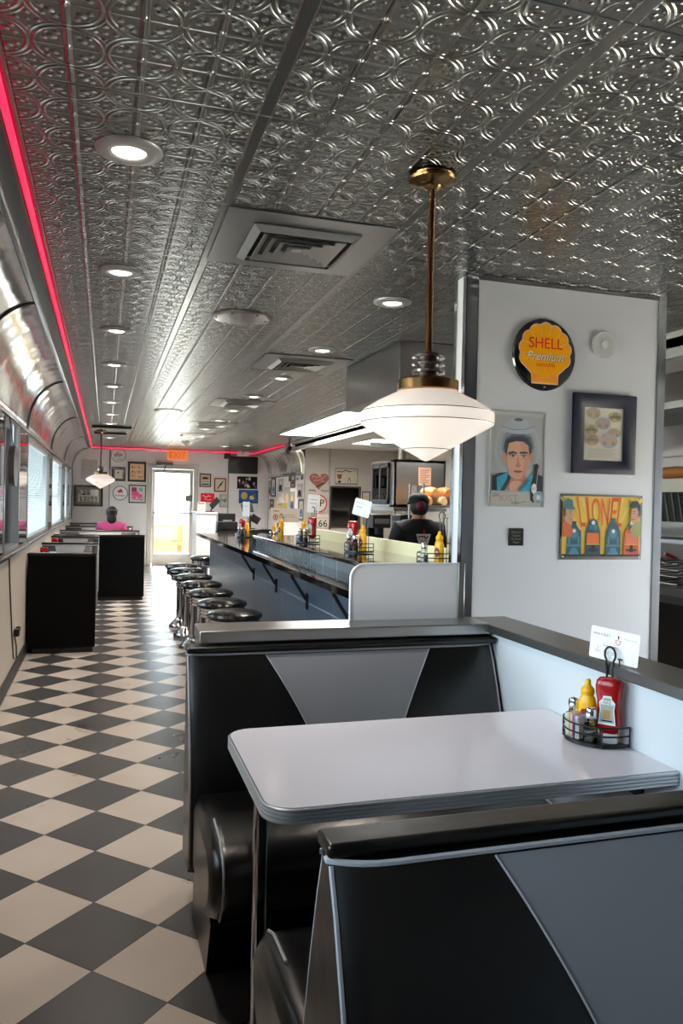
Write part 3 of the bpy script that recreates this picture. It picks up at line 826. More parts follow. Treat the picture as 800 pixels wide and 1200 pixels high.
# ================================================================= stools
def stool():
    r = thing('bar_stool', 'x', 'stool', (0, 0, 0), 0, 'chrome counter stools with black seats')
    b = MB(); b.lathe([(.125, 0), (.13, .008), (.125, .03), (.095, .06), (.065, .085), (.05, .11), (.047, .12)], 28); b.build('base', CHROME, r, world=False)
    b = MB(); b.lathe([(.045, .115), (.045, .60)], 24); b.build('column', CHROME, r, world=False)
    b = MB(); b.lathe([(.05, .575), (.10, .59), (.155, .605), (.165, .612)], 28); b.build('seat_plate', BLACKM, r, world=False)
    b = MB(); pr = []
    for k in range(3): z = .612+.025*k; pr += [(.164, z), (.172, z+.005), (.172, z+.017), (.164, z+.023)]
    b.lathe(pr, 32); b.build('ring_band', CHROME, r, world=False)
    b = MB(); b.lathe([(.165, .684), (.184, .690), (.190, .704), (.182, .72), (.14, .735), (.07, .742), (0, .744)], 32); b.build('seat', mat('stool vinyl', '#0a0a0b', .22), r, world=False)
    return r
SY = [2.12, 2.72, 3.32, 3.97, 4.62, 5.30, 5.98, 6.60]
ORD = ['nearest black stool, half hidden by the low wall cap', 'second stool from the low wall along the counter', 'third stool from the low wall along the counter', 'fourth stool from the low wall along the counter',
       'fifth stool from the low wall along the counter', 'sixth stool from the low wall along the counter', 'seventh stool from the low wall along the counter', 'last stool of the row, nearest the exit door']
s0 = stool()
for i, y in enumerate(SY):
    if i == 0: s0.location = (.875, y, 0); s0['label'] = ORD[0]
    else: dup(s0, (.875, y, 0), .3*i, ORD[i])
dup(s0, (1.30, 7.86, 0), 0, 'stool standing alone around the far end of the counter')

# ================================================================= counter caddies
def counter_caddy(where, x, y, z, rz, items):
    g = 'condiments on the counter'
    wire_caddy('black wire caddy %s' % where, (x, y, z), rz, 'counter caddies')
    for k, (kind, dx, dy) in enumerate(items):
        v = Matrix.Rotation(rz, 3, 'Z') @ Vector((dx, dy, 0)); loc = (x+v.x, y+v.y, z+.011)
        if kind == 'k': ketchup('ketchup bottle in the caddy %s' % where, loc, rz, 'counter ketchup bottles')
        if kind == 'm': mustard('mustard bottle in the caddy %s' % where, loc, rz, 'counter mustard bottles')
        if kind == 's': shaker('salt shaker in the caddy %s' % where, loc, SALT, rz, 'counter shakers')
        if kind == 'p': shaker('pepper shaker in the caddy %s' % where, loc, PEPPER, rz, 'counter shakers')
counter_caddy('nearest the worker, on the raised ledge', 1.66, 2.47, 1.152, rad(-60), [('k', -.054, .014), ('m', .042, .010), ('s', -.04, -.037), ('p', .02, -.042)])
counter_caddy('in the middle of the raised ledge', 1.60, 3.62, 1.152, rad(-60), [('k', .056, .009), ('m', -.042, .010), ('s', -.03, -.040), ('p', .028, -.038)])
counter_caddy('on the low counter beyond the ledge', 1.56, 6.35, 1.06, rad(-60), [('k', -.054, .014), ('m', .042, .010), ('s', -.04, -.037), ('p', .02, -.042)])
counter_caddy('on the low counter close to the far ledge end', 1.72, 5.35, 1.06, rad(-60), [('k', .056, .009), ('m', -.042, .010), ('s', -.03, -.040), ('p', .028, -.038)])
counter_caddy('against the white post at the near ledge end', 1.79, 1.50, 1.152, rad(-60), [('m', .042, .006), ('s', -.03, -.036)])
mustard('short mustard bottle alone at the far ledge end', (1.66, 4.85, 1.152), rad(-60), 'counter mustard bottles')
r, a = card('white menu card above the ketchup nearest the worker', (1.69, 2.47, 1.455), RZ(-40) @ RY(14), .125, .115); a.scribble(-.02, .03, .06, .012, PRINTGRY, 9, 1); a.rect(-.04, .0, -.0, .003, PRINTGRY); a.finish('print', r)
r, a = card('white upright card above the middle ledge caddy', (1.655, 3.62, 1.475), RZ(-20) @ RY(4), .10, .15); a.rect(-.03, .03, .03, .034, PRINTGRY); a.rect(-.03, .02, .0, .004, PRINTGRY); a.rect(.02, .035, -.05, .01, SALT); a.finish('print', r)
r, a = card('thin white card seen edge-on above the far counter caddy', (1.58, 6.35, 1.39), RZ(-62), .13, .17); a.rect(-.03, .03, .03, .034, PRINTGRY); a.finish('print', r)
r, a = card('wide cream card with a red emblem at the far ledge end', (1.81, 5.35, 1.345), RZ(-14) @ RY(1), .30, .145, True); a.ring(-.095, -.025, .018, .026, PRINTRED, 1.15); a.ell(-.095, -.025, .008, .014, PRINTRED); a.rect(-.12, -.06, .035, .043, PRINTRED); a.rect(-.02, .11, -.02, -.017, PRINTGRY); a.rect(.0, .1, .0, .003, PRINTGRY); a.finish('print', r)
r, a = card('yellow card behind the cream card at the far ledge end', (1.785, 5.362, 1.40), RZ(-14), .12, .16); a.rect(-.055, .055, -.075, .075, mat('yellow card', '#ecd48e', .5)); a.rect(-.045, -.01, .05, .056, PRINTRED); a.finish('print', r)
# ================================================================= things on the ceiling
LAMP_DISC = mat('lit lamp lens', '#ffffff', .5, emit='#fff1df', es=9)
TRIMR = mat('downlight trim', '#b5b3b0', .35, .6)
def downlight():
    r = thing('ceiling_downlight', 'x', 'downlight', (0, 0, 0), 0, 'recessed ceiling downlights')
    b = MB(); b.lathe([(.052, -.004), (.06, -.014), (.085, -.012), (.105, -.004), (.106, 0)], 32, cap=False); b.build('trim_ring', TRIMR, r, world=False, sharp=None)
    b = MB(); b.lathe([(0, -.010), (.045, -.009), (.054, -.004)], 24, cap=False); b.build('lens', LAMP_DISC, r, world=False)
    return r
DL = [(.068, y) for y in (.06, 1.44, 2.83, 4.2, 5.5, 6.85, 8.2, 9.55, 12.4)] + [(1.51, y) for y in (1.487, 2.92, 4.3, 5.62, 7.0, 8.3, 9.7, 11.6)] + [(2.75, 12.9), (2.35, 13.4)]  # last two are added to wash the far wall with light
LEFT = ['nearest', 'second', 'third', 'fourth', 'fifth', 'sixth', 'seventh', 'eighth', 'last']
d0 = downlight()
for i, (x, y) in enumerate(DL):
    lab = ('%s downlight of the row along the left neon edge' % LEFT[i]) if i < 9 else ('%s downlight of the row above the counter' % (LEFT+['x'])[i-9]) if i < 17 else ['downlight at the far right ceiling corner, right of its twin', 'downlight at the far right ceiling corner, left of its twin'][i-17]
    if i == 16: lab = 'last downlight of the row above the counter'
    if i == 0: d0.location = (x, y, ZC); d0['label'] = lab
    else: dup(d0, (x, y, ZC), 0, lab)
    l = bpy.data.lights.new('downlight beam', 'SPOT'); l.energy = 42 if y < 9 else 120; l.color = (1, .89, .76); l.spot_size = rad(115); l.spot_blend = .6; l.shadow_soft_size = .05
    o = bpy.data.objects.new('downlight beam', l); COL.objects.link(o); o.location = (x, y, ZC-.03)

PANEL = mat('plain ceiling plate', '#8f908e', .32, 1.0)
LOUV = mat('louvre metal', '#a3a3a1', .35, .9)
DARKIN = mat('dark duct', '#0b0b0b', .7)
def vent():
    r = thing('ceiling_vent', 'x', 'vent', (0, 0, 0), 0, 'square ceiling air vents')
    b = MB(); b.box(-.345, .345, -.345, .345, -.006, -.001); b.build('plate', PANEL, r, world=False, bevel=.002)
    b = MB(); b.box(-.20, .20, -.20, .20, -.0085, -.0065); b.build('duct_opening', DARKIN, r, world=False)
    def ring(h0, h1, z0, z1):
        b = MB(); P = []
        for h, z in ((h0, z0), (h1, z1)): P += [(-h, -h, z), (h, -h, z), (h, h, z), (-h, h, z)]
        Q = [(p[0], p[1], p[2]-.003) for p in P]
        b.add(P+Q, [(0,1,5,4),(1,2,6,5),(2,3,7,6),(3,0,4,7)]+[(8,12,13,9),(9,13,14,10),(10,14,15,11),(11,15,12,8)]+[(0,8,9,1),(1,9,10,2),(2,10,11,3),(3,11,8,0)]+[(4,5,13,12),(5,6,14,13),(6,7,15,14),(7,4,12,15)]); return b
    ring(.225, .195, -.008, -.028).build('outer_frame', LOUV, r, world=False)
    for k in range(4):
        h = .175-.042*k; ring(h, h-.030, -.028, -.011).build('louvre', LOUV, r, world=False)
    b = MB(); b.box(-.022, .022, -.022, .022, -.026, -.020); b.build('centre_plate', LOUV, r, world=False)
    return r
v0 = vent()
for i, (x, y, lab) in enumerate([(.787, .752, 'large square vent in a plain steel plate nearest the camera'), (1.5, 3.55, 'square ceiling vent just left of the steel hood box'), (1.5, 6.3, 'third square ceiling vent above the counter'),
                                 (1.5, 8.95, 'fourth square ceiling vent above the counter'), (1.45, 10.9, 'farthest square ceiling vent above the counter end')]):
    if i == 0: v0.location = (x, y, ZC); v0['label'] = lab
    else: dup(v0, (x, y, ZC), 0, lab)
def speaker_disc(x, y, lab):
    r = thing('ceiling_cover_disc', lab, 'cover disc', (x, y, ZC), 0, 'round steel discs on the ceiling')
    b = MB(); b.lathe([(.0, -.012), (.15, -.011), (.175, -.007), (.182, -.001)], 40, cap=False); b.build('disc', mat('disc steel', '#b0aeab', .3, .9), r, world=False)
    for k in range(6):
        b = MB(); b.sphere((.15*math.cos(k*PI/3), .15*math.sin(k*PI/3), -.0115), .006, 8, 6); b.build('screw', BLACKM, r, world=False)
speaker_disc(.785, 2.16, 'large round steel disc on the ceiling behind the nearest vent')
speaker_disc(.76, 7.4, 'round steel disc on the ceiling far down the room')
t = thing('smoke_detector', 'small white smoke detector on the ceiling near the exit sign', 'smoke detector', (1.48, 12.6, ZC)); b = MB(); b.lathe([(.035, -.055), (.05, -.05), (.055, -.03), (.075, -.025), (.08, 0)], 24); b.build('body', WHITEP, t, world=False); b = MB(); b.lathe([(.0, -.062), (.02, -.06), (.022, -.055)], 16); b.build('sensor', PRINTGRY, t, world=False)
for i, (x0, x1, y) in enumerate(((-.20, .40, 10.02), (-.18, .35, 11.25))):
    t = thing('ceiling_slot_vent', ['black slot vent on the ceiling in front of the far pendant rod', 'black slot vent on the ceiling behind the far pendant rod'][i], 'slot vent', ((x0+x1)/2, y, ZC), 0, 'black slot vents'); b = MB(); b.box(x0, x1, y-.03, y+.03, ZC-.035, ZC-.002); b.build('case', BLACKM, t, bevel=.004); b = MB(); b.box(x0+.02, x1-.02, y-.008, y+.008, ZC-.0365, ZC-.0352); b.build('slot', DARKIN, t)

# pendants
BRASS = mat('aged brass', '#71583a', .24, 1.0)
OPAL = mat('opal glass', '#f2e8dc', .25, emit='#fff0e2', es=.45, coat=.3)
LINE = mat('thin dark line', '#2c2622', .5)
def pendant(label, x, y, k=1.0):
    r = thing('pendant_lamp', label, 'pendant lamp', (x, y, ZC), 0, 'opal glass pendants')
    b = MB(); b.lathe([(.012, -.05), (.02, -.046), (.03, -.035), (.05, -.032), (.078, -.02), (.082, -.012), (.07, -.004), (.072, 0)], 32); b.build('canopy', BRASS, r, world=False)
    b = MB(); b.lathe([(.0115, -.60), (.0115, -.045)], 16); b.build('rod', BRASS, r, world=False)
    for z in (-.612, -.637, -.662):
        b = MB(); b.lathe([(.046, z-.006), (.056, z-.004), (.056, z+.004), (.046, z+.006)], 32); b.build('fin_ring', CHROME, r, world=False)
    b = MB(); b.lathe([(.02, -.69), (.038, -.685), (.038, -.60), (.02, -.596)], 24); b.build('socket_cup', mat('dark bronze', '#3a322c', .3, .9), r, world=False)
    b = MB(); b.lathe([(.098, -.730), (.105, -.726), (.105, -.694), (.098, -.688), (.04, -.683)], 36); b.build('collar', BRASS, r, world=False)
    b = MB(); b.lathe([(.0, -.965), (.012, -.961), (.078, -.924), (.2235, -.842), (.2265, -.836), (.2265, -.803), (.2235, -.797), (.17, -.763), (.104, -.731)], 48, cap=False); s = b.build('glass_shade', OPAL, r, world=False, sharp=25)
    for rr, z in ((.2275, -.838), (.2275, -.801), (.079, -.924)):
        b = MB(); b.tube([(rr*math.cos(2*PI*k_/48), rr*math.sin(2*PI*k_/48), z) for k_ in range(48)], .0016, 5, closed=True); b.build('painted_line', LINE, s, world=False)
    return r
pendant('large opal glass pendant on a brass rod above the near table', 1.055, -.09)
pendant('small far opal pendant above the person in pink', -.06, 10.9)

# fluorescent light panels
DIFF = mat('lit diffuser', '#ffffff', .6, emit='#fbf8f4', es=15)
def troffer(x0, x1, y0, y1, z, lab, n=1):
    t = thing('ceiling_light_panel', lab, 'light panel', ((x0+x1)/2, (y0+y1)/2, z), 0, 'fluorescent ceiling panels')
    b = MB(); w = .03
    b.box(x0, x1, y0, y0+w, z-.02, z-.002); b.box(x0, x1, y1-w, y1, z-.02, z-.002); b.box(x0, x0+w, y0+w, y1-w, z-.02, z-.002); b.box(x1-w, x1, y0+w, y1-w, z-.02, z-.002)
    b.build('frame', KCEIL, t); b = MB(); b.box(x0+w, x1-w, y0+w, y1-w, z-.012, z-.004); b.build('diffuser', DIFF, t)
troffer(2.72, 3.34, 4.4, 9.95, ZC, 'long glowing light panel in the tin ceiling above the kitchen side of the counter')
troffer(3.95, 4.55, 8.75, 9.9, 2.5, 'small glowing light panel on the kitchen ceiling behind the pendant')
troffer(4.2, 4.8, 3.6, 4.8, 2.5, 'glowing light panel on the kitchen ceiling above the cook line')
# steel box of the exhaust duct
t = thing('exhaust_hood_box', 'big brushed steel box hung from the ceiling behind the near pendant', 'hood', (2.4, 3.0, ZC)); b = MB(); b.box(1.91, 2.66, 2.39, 3.6, 2.245, 2.599); b.build('body', mat('hood steel', '#9b9a98', .3, 1.0, bump=(3, .01)), t, bevel=.004)
b = MB(); b.box(1.905, 2.665, 2.385, 3.605, 2.24, 2.255); b.build('lower_rim', STEEL, t, bevel=.002)
# ================================================================= kitchen
HP = 5.75
def legs4(root, x0, x1, y0, y1, z0, z1, r=.018, m=STEEL):
    for x in (x0+.03, x1-.03):
        for y in (y0+.03, y1-.03):
            b = MB(); b.tube([(x, y, z0), (x, y, z1)], r, 10); b.build('leg', m, root)
# back prep table
t = thing('prep_table', 'stainless prep table behind the worker', 'prep table', (3.55, 6.3, 0)); b = MB(); b.box(3.0, 4.3, 5.9, 7.2, .87, .9); b.build('top', STEEL, t, bevel=.003); legs4(t, 3.0, 4.3, 5.9, 7.2, 0, .87); b = MB(); b.box(3.02, 4.28, 5.92, 7.18, .3, .32); b.build('undershelf', STEEL_D, t)
# stainless glass-door cooler on its stand
t = thing('cooler_stand', 'steel stand carrying the glass-door cooler', 'stand', (3.62, 6.7, .9)); b = MB(); b.box(3.36, 4.06, 6.24, 7.16, 1.40, 1.445); b.build('shelf', STEEL, t); legs4(t, 3.36, 4.06, 6.24, 7.16, .9, 1.40, .015)
t = thing('glass_door_cooler', 'stainless cooler with two dark framed glass doors and a notice on its side', 'cooler', (3.7, 6.7, 1.445))
x0, x1, y0, y1, z0, z1 = 3.38, 4.05, 6.27, 7.13, 1.45, 2.03
b = MB(); b.box(x0, x1, y0, y0+.02, z0, z1); b.box(x0, x1, y1-.02, y1, z0, z1); b.box(x1-.02, x1, y0, y1, z0, z1); b.box(x0, x1, y0, y1, z0, z0+.03); b.box(x0, x1, y0, y1, z1-.03, z1); b.box(x0, x0+.02, y0, y0+.17, z0, z1); b.build('cabinet', STEEL, t)
for k in range(2):
    ya = 6.45+.325*k; yb = ya+.325
    b = MB(); xx = 3.37+.012*k
    for (a, c, d, e) in ((ya, ya+.04, z0+.04, z1-.04), (yb-.04, yb, z0+.04, z1-.04), (ya, yb, z0+.04, z0+.09), (ya, yb, z1-.09, z1-.04)): b.box(xx-.01, xx+.008, a, c, d, e)
    d_ = b.build('sliding_door', BLACKM, t); b = MB(); b.box(xx-.003, xx, ya+.03, yb-.03, z0+.08, z1-.08); b.build('pane', CLEAR, d_)
for z in (1.62, 1.80):
    b = MB(); b.box(3.40, 4.03, 6.30, 7.11, z, z+.012); b.build('rack', WHITEP, t)
b = MB(); b.box(3.60, 3.67, 6.262, 6.269, 1.5, 1.72); b.box(3.70, 3.76, 6.262, 6.269, 1.48, 1.67); b.build('vent_grille', PRINTGRY, t)
r = thing('paper_notice_sign', 'pinkish paper notice taped to the side of the cooler', 'notice', (3.77, 6.262, 1.83)); a = Art(); a.rect(-.085, .085, -.11, .11, mat('peach paper', '#e3b99c', .6))
for k in range(8): a.rect(-.065, .06-.02*(k % 3), .075-.022*k, .083-.022*k, mat('brown print', '#a2674c', .6))
a.finish('sheet', r)
t = thing('conduit_hanger', 'steel conduit and bracket rising above the cooler', 'conduit', (3.6, 6.7, 2.03)); b = MB(); b.box(3.60, 3.63, 6.7, 6.73, 2.03, 2.5); b.build('hanging_post', STEEL, t); b = MB(); b.box(3.2, 3.6, 6.7, 6.72, 2.20, 2.26); b.build('arm', STEEL_D, t)
# coffee brewers
for i, (x, y) in enumerate(((3.12, 6.12), (3.44, 6.08))):
    t = thing('coffee_brewer', ['black coffee brewer with a glass pot, left of the worker', 'black coffee brewer with a glass pot, half hidden by the worker'][i], 'coffee maker', (x, y, .9), 0, 'coffee brewers')
    b = MB(); b.box(x-.10, x+.10, y-.12, y+.15, .9, .93); b.box(x-.10, x+.10, y+.06, y+.15, .93, 1.2); b.box(x-.11, x+.11, y-.14, y+.15, 1.2, 1.36); b.build('housing', BLACKP, t, bevel=.008)
    b = MB(); b.lathe([(.06, .0), (.075, .02), (.078, .07), (.05, .13), (.045, .15)], 20, 0, Matrix.Translation((x, y-.04, .932))); pt = b.build('coffee_pot', mat('dark coffee glass', '#1a100b', .08), t); b = MB(); b.tube([(x, y-.115, .96), (x, y-.165, .98), (x, y-.165, 1.04), (x, y-.1, 1.065)], .008, 6); b.build('pot_handle', BLACKP, pt)
    b = MB(); b.box(x-.09, x+.09, y-.142, y-.140, 1.25, 1.31); b.build('fascia', STEEL, t); b = MB(); b.lathe([(.05, 1.12), (.055, 1.2)], 18, 0, Matrix.Translation((x, y-.04, 0))); b.build('brew_basket', BLACKP, t)
# bread rack
t = thing('bread_shelf_rack', 'steel shelf rack holding bagged bread loaves right of the worker', 'shelf rack', (3.75, 5.55, 0))
for z in (.62, 1.05, 1.46): b = MB(); b.box(3.36, 4.12, 5.35, 5.8, z, z+.02); b.build('shelf', STEEL, t, bevel=.003)
for x in (3.38, 4.1):
    for y in (5.37, 5.78): b = MB(); b.tube([(x, y, 0), (x, y, 1.72)], .012, 8); b.build('post', STEEL, t)
BR = [mat('bread bag amber', '#d79a56', .3, noise=(9, .25)), mat('bread bag pale', '#e8c48d', .28, noise=(9, .2)), mat('bread bag orange', '#d07e3e', .3, noise=(9, .25)), mat('bread crust', '#a8672f', .5, noise=(12, .25))]
BL = ['amber bagged loaf at the left end of the bread shelf', 'pale bagged loaf lying across the front of the bread shelf', 'orange bagged loaf in the middle of the bread shelf', 'brown unsliced loaf at the right end of the bread shelf',
      'amber bagged loaf on top at the left of the bread pile', 'orange bagged loaf on top in the middle of the bread pile', 'pale bagged loaf on top at the right of the bread pile']
for i, (x, y, z, rz_, mi_) in enumerate([(3.46, 5.54, 1.482, .0, 0), (3.63, 5.53, 1.482, .05, 1), (3.80, 5.56, 1.482, -.04, 2), (3.97, 5.54, 1.482, .03, 3), (3.53, 5.55, 1.584, .08, 0), (3.71, 5.54, 1.584, -.06, 2), (3.89, 5.55, 1.584, .05, 1)]):
    t = thing('bread_loaf', BL[i], 'bread', (x, y, z), rz_, 'bagged loaves on the kitchen shelf')
    b = MB(); P = []
    for k in range(13):
        s = k/12; w = .06*(1 if .12 < s < .85 else (.7+s*2 if s <= .12 else max(.25, 1-(s-.85)*5))); hh = .10*(1 if .1 < s < .85 else (.8 if s <= .1 else max(.3, 1-(s-.85)*4.6)))
        P.append([Vector((w*(math.cos(a)*1.0), -.14+.30*s, hh*(.5+.5*max(-.98, math.sin(a)*(1.05+.08*math.sin(9*s+i)))))) for a in [2*PI*j/16 for j in range(17)]])
    b.grid(P); n_ = len(P[0]); b.f.append([j for j in range(16)][::-1]); b.mi.append(0); b.sm.append(False); b.f.append([12*n_+j for j in range(16)]); b.mi.append(0); b.sm.append(False)
    b.build('loaf', BR[mi_], t, world=False)
    if mi_ != 3: b = MB(); b.lathe([(.008, .0), (.012, .012), (.022, .04), (.006, .045)], 10, 0, Matrix.Translation((0, .155, .05)) @ Matrix.Rotation(-PI/2, 4, 'X')); b.build('bag_tail', BR[1], t, world=False)
t = thing('towel_dispenser', 'white paper towel dispenser on a post beside the bread shelf', 'dispenser', (4.34, 5.75, 0)); b = MB(); b.box(4.22, 4.48, 5.66, 5.80, 1.24, 1.53); b.build('housing', WHITEP, t, bevel=.02, bseg=3); b = MB(); b.box(4.32, 4.38, 5.70, 5.76, 0, 1.24); b.build('post', STEEL, t); b = MB(); b.box(4.25, 4.45, 5.657, 5.661, 1.26, 1.28); b.build('paper_slot', PRINTGRY, t)
# cook line along the right
t = thing('range_hood', 'stainless range hood above the fryer, right of the poster wall', 'range hood', (4.4, 2.6, 2.1)); b = MB(); b.box(4.0, 4.9, 1.3, 4.3, 2.24, 2.499); b.build('canopy', STEEL, t, bevel=.003)
b = MB(); b.box(3.985, 4.0, 1.3, 4.3, 2.235, 2.285); b.build('lip', WHITE_TILE, t)
b = MB(); b.box(4.0, 4.9, 1.3, 4.3, 2.20, 2.24); b.build('grease_tray', mat('grey dark steel', '#4a4a4a', .4, .9), t)  # dark strip stands for the shaded recess under the canopy
t = thing('steel_backsplash', 'tall steel back panel behind the cook line shelf', 'panel', (4.5, 2.6, 0)); b = MB(); b.box(4.6, 4.63, 1.3, 4.3, 0, 2.2); b.build('sheet', STEEL, t); b = MB(); b.box(4.594, 4.6, 1.3, 4.3, 1.93, 1.945); b.build('seam_strip', STEEL_D, t)
t = thing('cook_shelf', 'white fronted shelf above the black vent filters of the cook line', 'shelf', (4.2, 2.6, 1.6)); b = MB(); b.box(4.0, 4.585, 1.3, 4.3, 1.62, 1.72); b.build('board', mat('cream shelf', '#cfc6b2', .4), t, bevel=.003)
b = MB(); b.box(4.03, 4.585, 1.3, 4.3, 1.40, 1.62); fl = b.build('filter_bank', mat('black filter', '#121110', .5, .5), t)
for k in range(40):
    y = 1.32+.072*k; b = MB(); b.tube([(4.027, y, 1.405), (4.027, y+.05, 1.615)], .006, 5); b.build('baffle', STEEL_D, fl)
b = MB(); b.box(3.99, 4.05, 1.3, 4.3, 1.355, 1.40); b.build('lower_rail', STEEL, t)
t = thing('bread_loaf', 'brown loaf lying on the shelf above the vent filters', 'bread', (4.1, 2.3, 1.72)); b = MB(); b.sphere((4.1, 2.3, 1.768), (.07, .22, .047), 18, 12); b.build('loaf', BR[3], t)
t = thing('fryer', 'stainless fryer cabinet with wire baskets below the vent filters', 'fryer', (4.3, 2.6, 0)); b = MB(); b.box(4.0, 4.58, 1.9, 3.4, .08, .86); b.build('cabinet', STEEL_D, t, bevel=.004); b = MB(); b.box(3.97, 4.58, 1.9, 3.4, .86, .92); b.build('rim', STEEL, t, bevel=.004)
for k in range(3): b = MB(); b.box(3.99, 4.0, 1.93+.49*k, 2.38+.49*k, .12, .80); dd = b.build('door', mat('dark fryer door', '#3a3632', .35, .8), t); b = MB(); b.tube([(3.975, 2.30+.49*k, .70), (3.975, 2.30+.49*k, .78)], .008, 6); b.build('door_handle', CHROME, dd)
for k in range(4): b = MB(); b.tube([(4.02+.0, 1.98+.1*k, .08), (4.02, 1.98+.1*k, 0)], .02, 8); b.build('foot', STEEL, t) if k in (0, 3) else None
for k, y in enumerate((2.05, 2.35, 2.75, 3.1)):
    q = thing('fryer_basket', ['nearest wire fryer basket at the cook line', 'second wire fryer basket at the cook line', 'third wire fryer basket at the cook line', 'farthest wire fryer basket at the cook line'][k], 'fryer basket', (4.25, y, .92), 0, 'wire fryer baskets')
    for z in (.925, .98, 1.03, 1.08): b = MB(); b.tube([(4.12, y-.09, z), (4.48, y-.09, z), (4.48, y+.09, z), (4.12, y+.09, z)], .004, 5, closed=True); b.build('wire', STEEL_D, q)
    b = MB(); b.tube([(4.12, y-.03, 1.08), (3.86, y, 1.16)], .006, 6); b.build('handle', STEEL, q); b = MB(); b.tube([(3.93, y, 1.14), (3.83, y, 1.175)], .012, 8); b.build('grip', [mat('red grip', '#b3202a', .4), BLACKP][k % 2], q)
t = thing('heat_lamp_tray', 'white tray standing above the fryer baskets', 'tray', (4.2, 2.2, 1.2)); b = MB(); b.box(4.05, 4.5, 2.0, 2.6, 1.235, 1.27); b.build('tray', WHITEP, t, bevel=.01); b = MB(); b.box(4.5, 4.594, 2.05, 2.1, 1.235, 1.25); b.box(4.5, 4.594, 2.5, 2.55, 1.235, 1.25); b.build('shelf_arm', STEEL, t)
# security camera on the kitchen beam
t = thing('security_camera', 'black security camera on a ceiling mount at the end of the kitchen beam', 'camera', (3.25, 11.4, 2.6)); b = MB(); b.tube([(3.25, 11.4, 2.598), (3.25, 11.4, 2.50)], .014, 8); b.build('mount', BLACKP, t); b = MB(); b.tube([(3.28, 11.5, 2.49), (3.20, 11.30, 2.40)], .045, 12); b.build('camera_body', BLACKP, t)
# ================================================================= signs on the poster wall
INK = mat('dark navy ink', '#161d27', .5); SKIN_P = mat('printed skin', '#c89a84', .55); SKIN_D = mat('printed skin shade', '#a97a68', .55)
Y_ = PY-.0125
def flat_sheet(r, w, h, m, d=.004, edge=None):
    b = MB(); b.box(-w/2, w/2, 0, d, -h/2, h/2); return b.build('sheet', m, r, world=False)
# --- round shell sign
r = thing('round_metal_sign', 'round black metal sign with a yellow scallop shell on the white poster wall', 'sign', (2.082, PY-.012, 2.243))
b = MB(); b.lathe([(0, .011), (.15, .010), (.172, .007), (.178, .0)], 56, 0, Matrix.Rotation(PI/2, 4, 'X')); b.build('disc', mat('gloss black enamel', '#0b0b0c', .15, coat=.5), r, world=False)
a = Art(T(0, -.0115, 0)); SH = mat('shell yellow', '#eda407', .3, coat=.3); SHE = mat('shell pale edge', '#f0b49a', .35); SHR = mat('shell rib', '#c98205', .4); SHT = mat('shell red', '#c01c1c', .35)
def shell(k):
    pts = []
    n = 9
    for j in range(n*8+1):
        t_ = j/(n*8); ang = rad(-32+244*t_); rr = k*(.138+.010*abs(math.sin(PI*n*t_)))
        pts.append((rr*math.cos(ang)*1.02, .012+rr*math.sin(ang)))
    return pts+[(-.078*k, -.098*k), (-.075*k, -.147*k+.0), (.075*k, -.147*k), (.078*k, -.098*k)]
a.poly(shell(1.0), SHE); a.poly(shell(.955), SH)
for j in range(1, 9):
    ang = rad(-32+244*j/9); a.line([(.128*math.cos(ang), .012+.128*math.sin(ang)), (.085*math.cos(ang), .012+.085*math.sin(ang))], .0035, SHE, True)
    a.line([(.012*math.cos(ang)*1.4, -.10+.02*math.sin(ang)), (.05*math.cos(ang), -.05+.05*math.sin(ang))], .0012, SHR, True) if j in (2, 3, 6, 7) else None
a.poly([(-.07,-.10),(.07,-.10),(.068,-.135),(-.068,-.135)], mat('shell base', '#e8923a', .35)); a.poly([(-.02,-.12),(.02,-.12),(.03,-.105),(0,-.095),(-.03,-.105)], SH)
a.text('SHELL', .002, .055, .052, SHT, w=.188); a.text('SHELL', .002, .055, .0521, SHT, w=.190)
a.text('Premium', .003, -.012, .042, mat('sign grey shadow', '#7c6a52', .5), w=.206, shear=.35); a.text('Premium', 0, -.010, .042, mat('sign cream', '#f4efdf', .4), w=.206, shear=.35)
a.text('GASOLINE', .002, -.052, .017, SHT, w=.105)
a.finish('shell_print', r)
for z in (.160, -.160): b = MB(); b.sphere((0, -.011, z), .004, 8, 6); b.build('screw', CHROME, r, world=False)

# --- drinks poster with a cowboy portrait
r = thing('portrait_picture', 'poster of a man in a cowboy hat and blue shirt beside a bottle', 'poster', (1.952, PY-.006, 1.72)); W_, H_ = .305, .468
flat_sheet(r, W_, H_, mat('poster grey', '#a9a8a4', .45)); a = Art(T(0, -.0002, 0))
a.rect(-.140, .140, -.155, .215, mat('poster backdrop', '#9c9d9c', .5))
HAZE = mat('poster pale glow', '#a3a4a4', .5); HAT = mat('hat grey', '#959a9f', .5); HATD = mat('hat dark', '#3f4650', .5)
a.ell(.0, .05, .128, .150, HAZE); a.ell(.0, .055, .113, .125, HAT); a.ell(.0, .068, .092, .090, mat('hat shade', '#747b84', .5))
a.poly([(-.085,.135),(-.04,.128),(.0,.124),(.05,.128),(.09,.138),(.085,.165),(.03,.152),(-.02,.150),(-.08,.162)], mat('hat light', '#a4aab2', .5))
a.poly([(-.060,.158),(-.05,.196),(-.02,.208),(.015,.201),(.05,.192),(.062,.158),(.02,.148),(-.02,.148)], mat('hat light')); a.ell(.0, .196, .024, .008, HATD); a.line([(-.09,.160),(-.03,.146),(.03,.148),(.09,.164)], .0025, HATD)
a.poly([(-.082,.05),(-.07,.105),(-.03,.124),(.03,.126),(.07,.112),(.086,.06),(.06,.04),(-.055,.03)], HATD)
HAIRP = mat('poster hair', '#1d242b', .5)
a.poly([(-.075,.05),(-.066,.095),(-.03,.112),(.02,.115),(.055,.105),(.075,.07),(.078,.02),(.06,.03),(.05,.075),(.0,.088),(-.048,.075),(-.055,.02),(-.07,.01)], HAIRP)
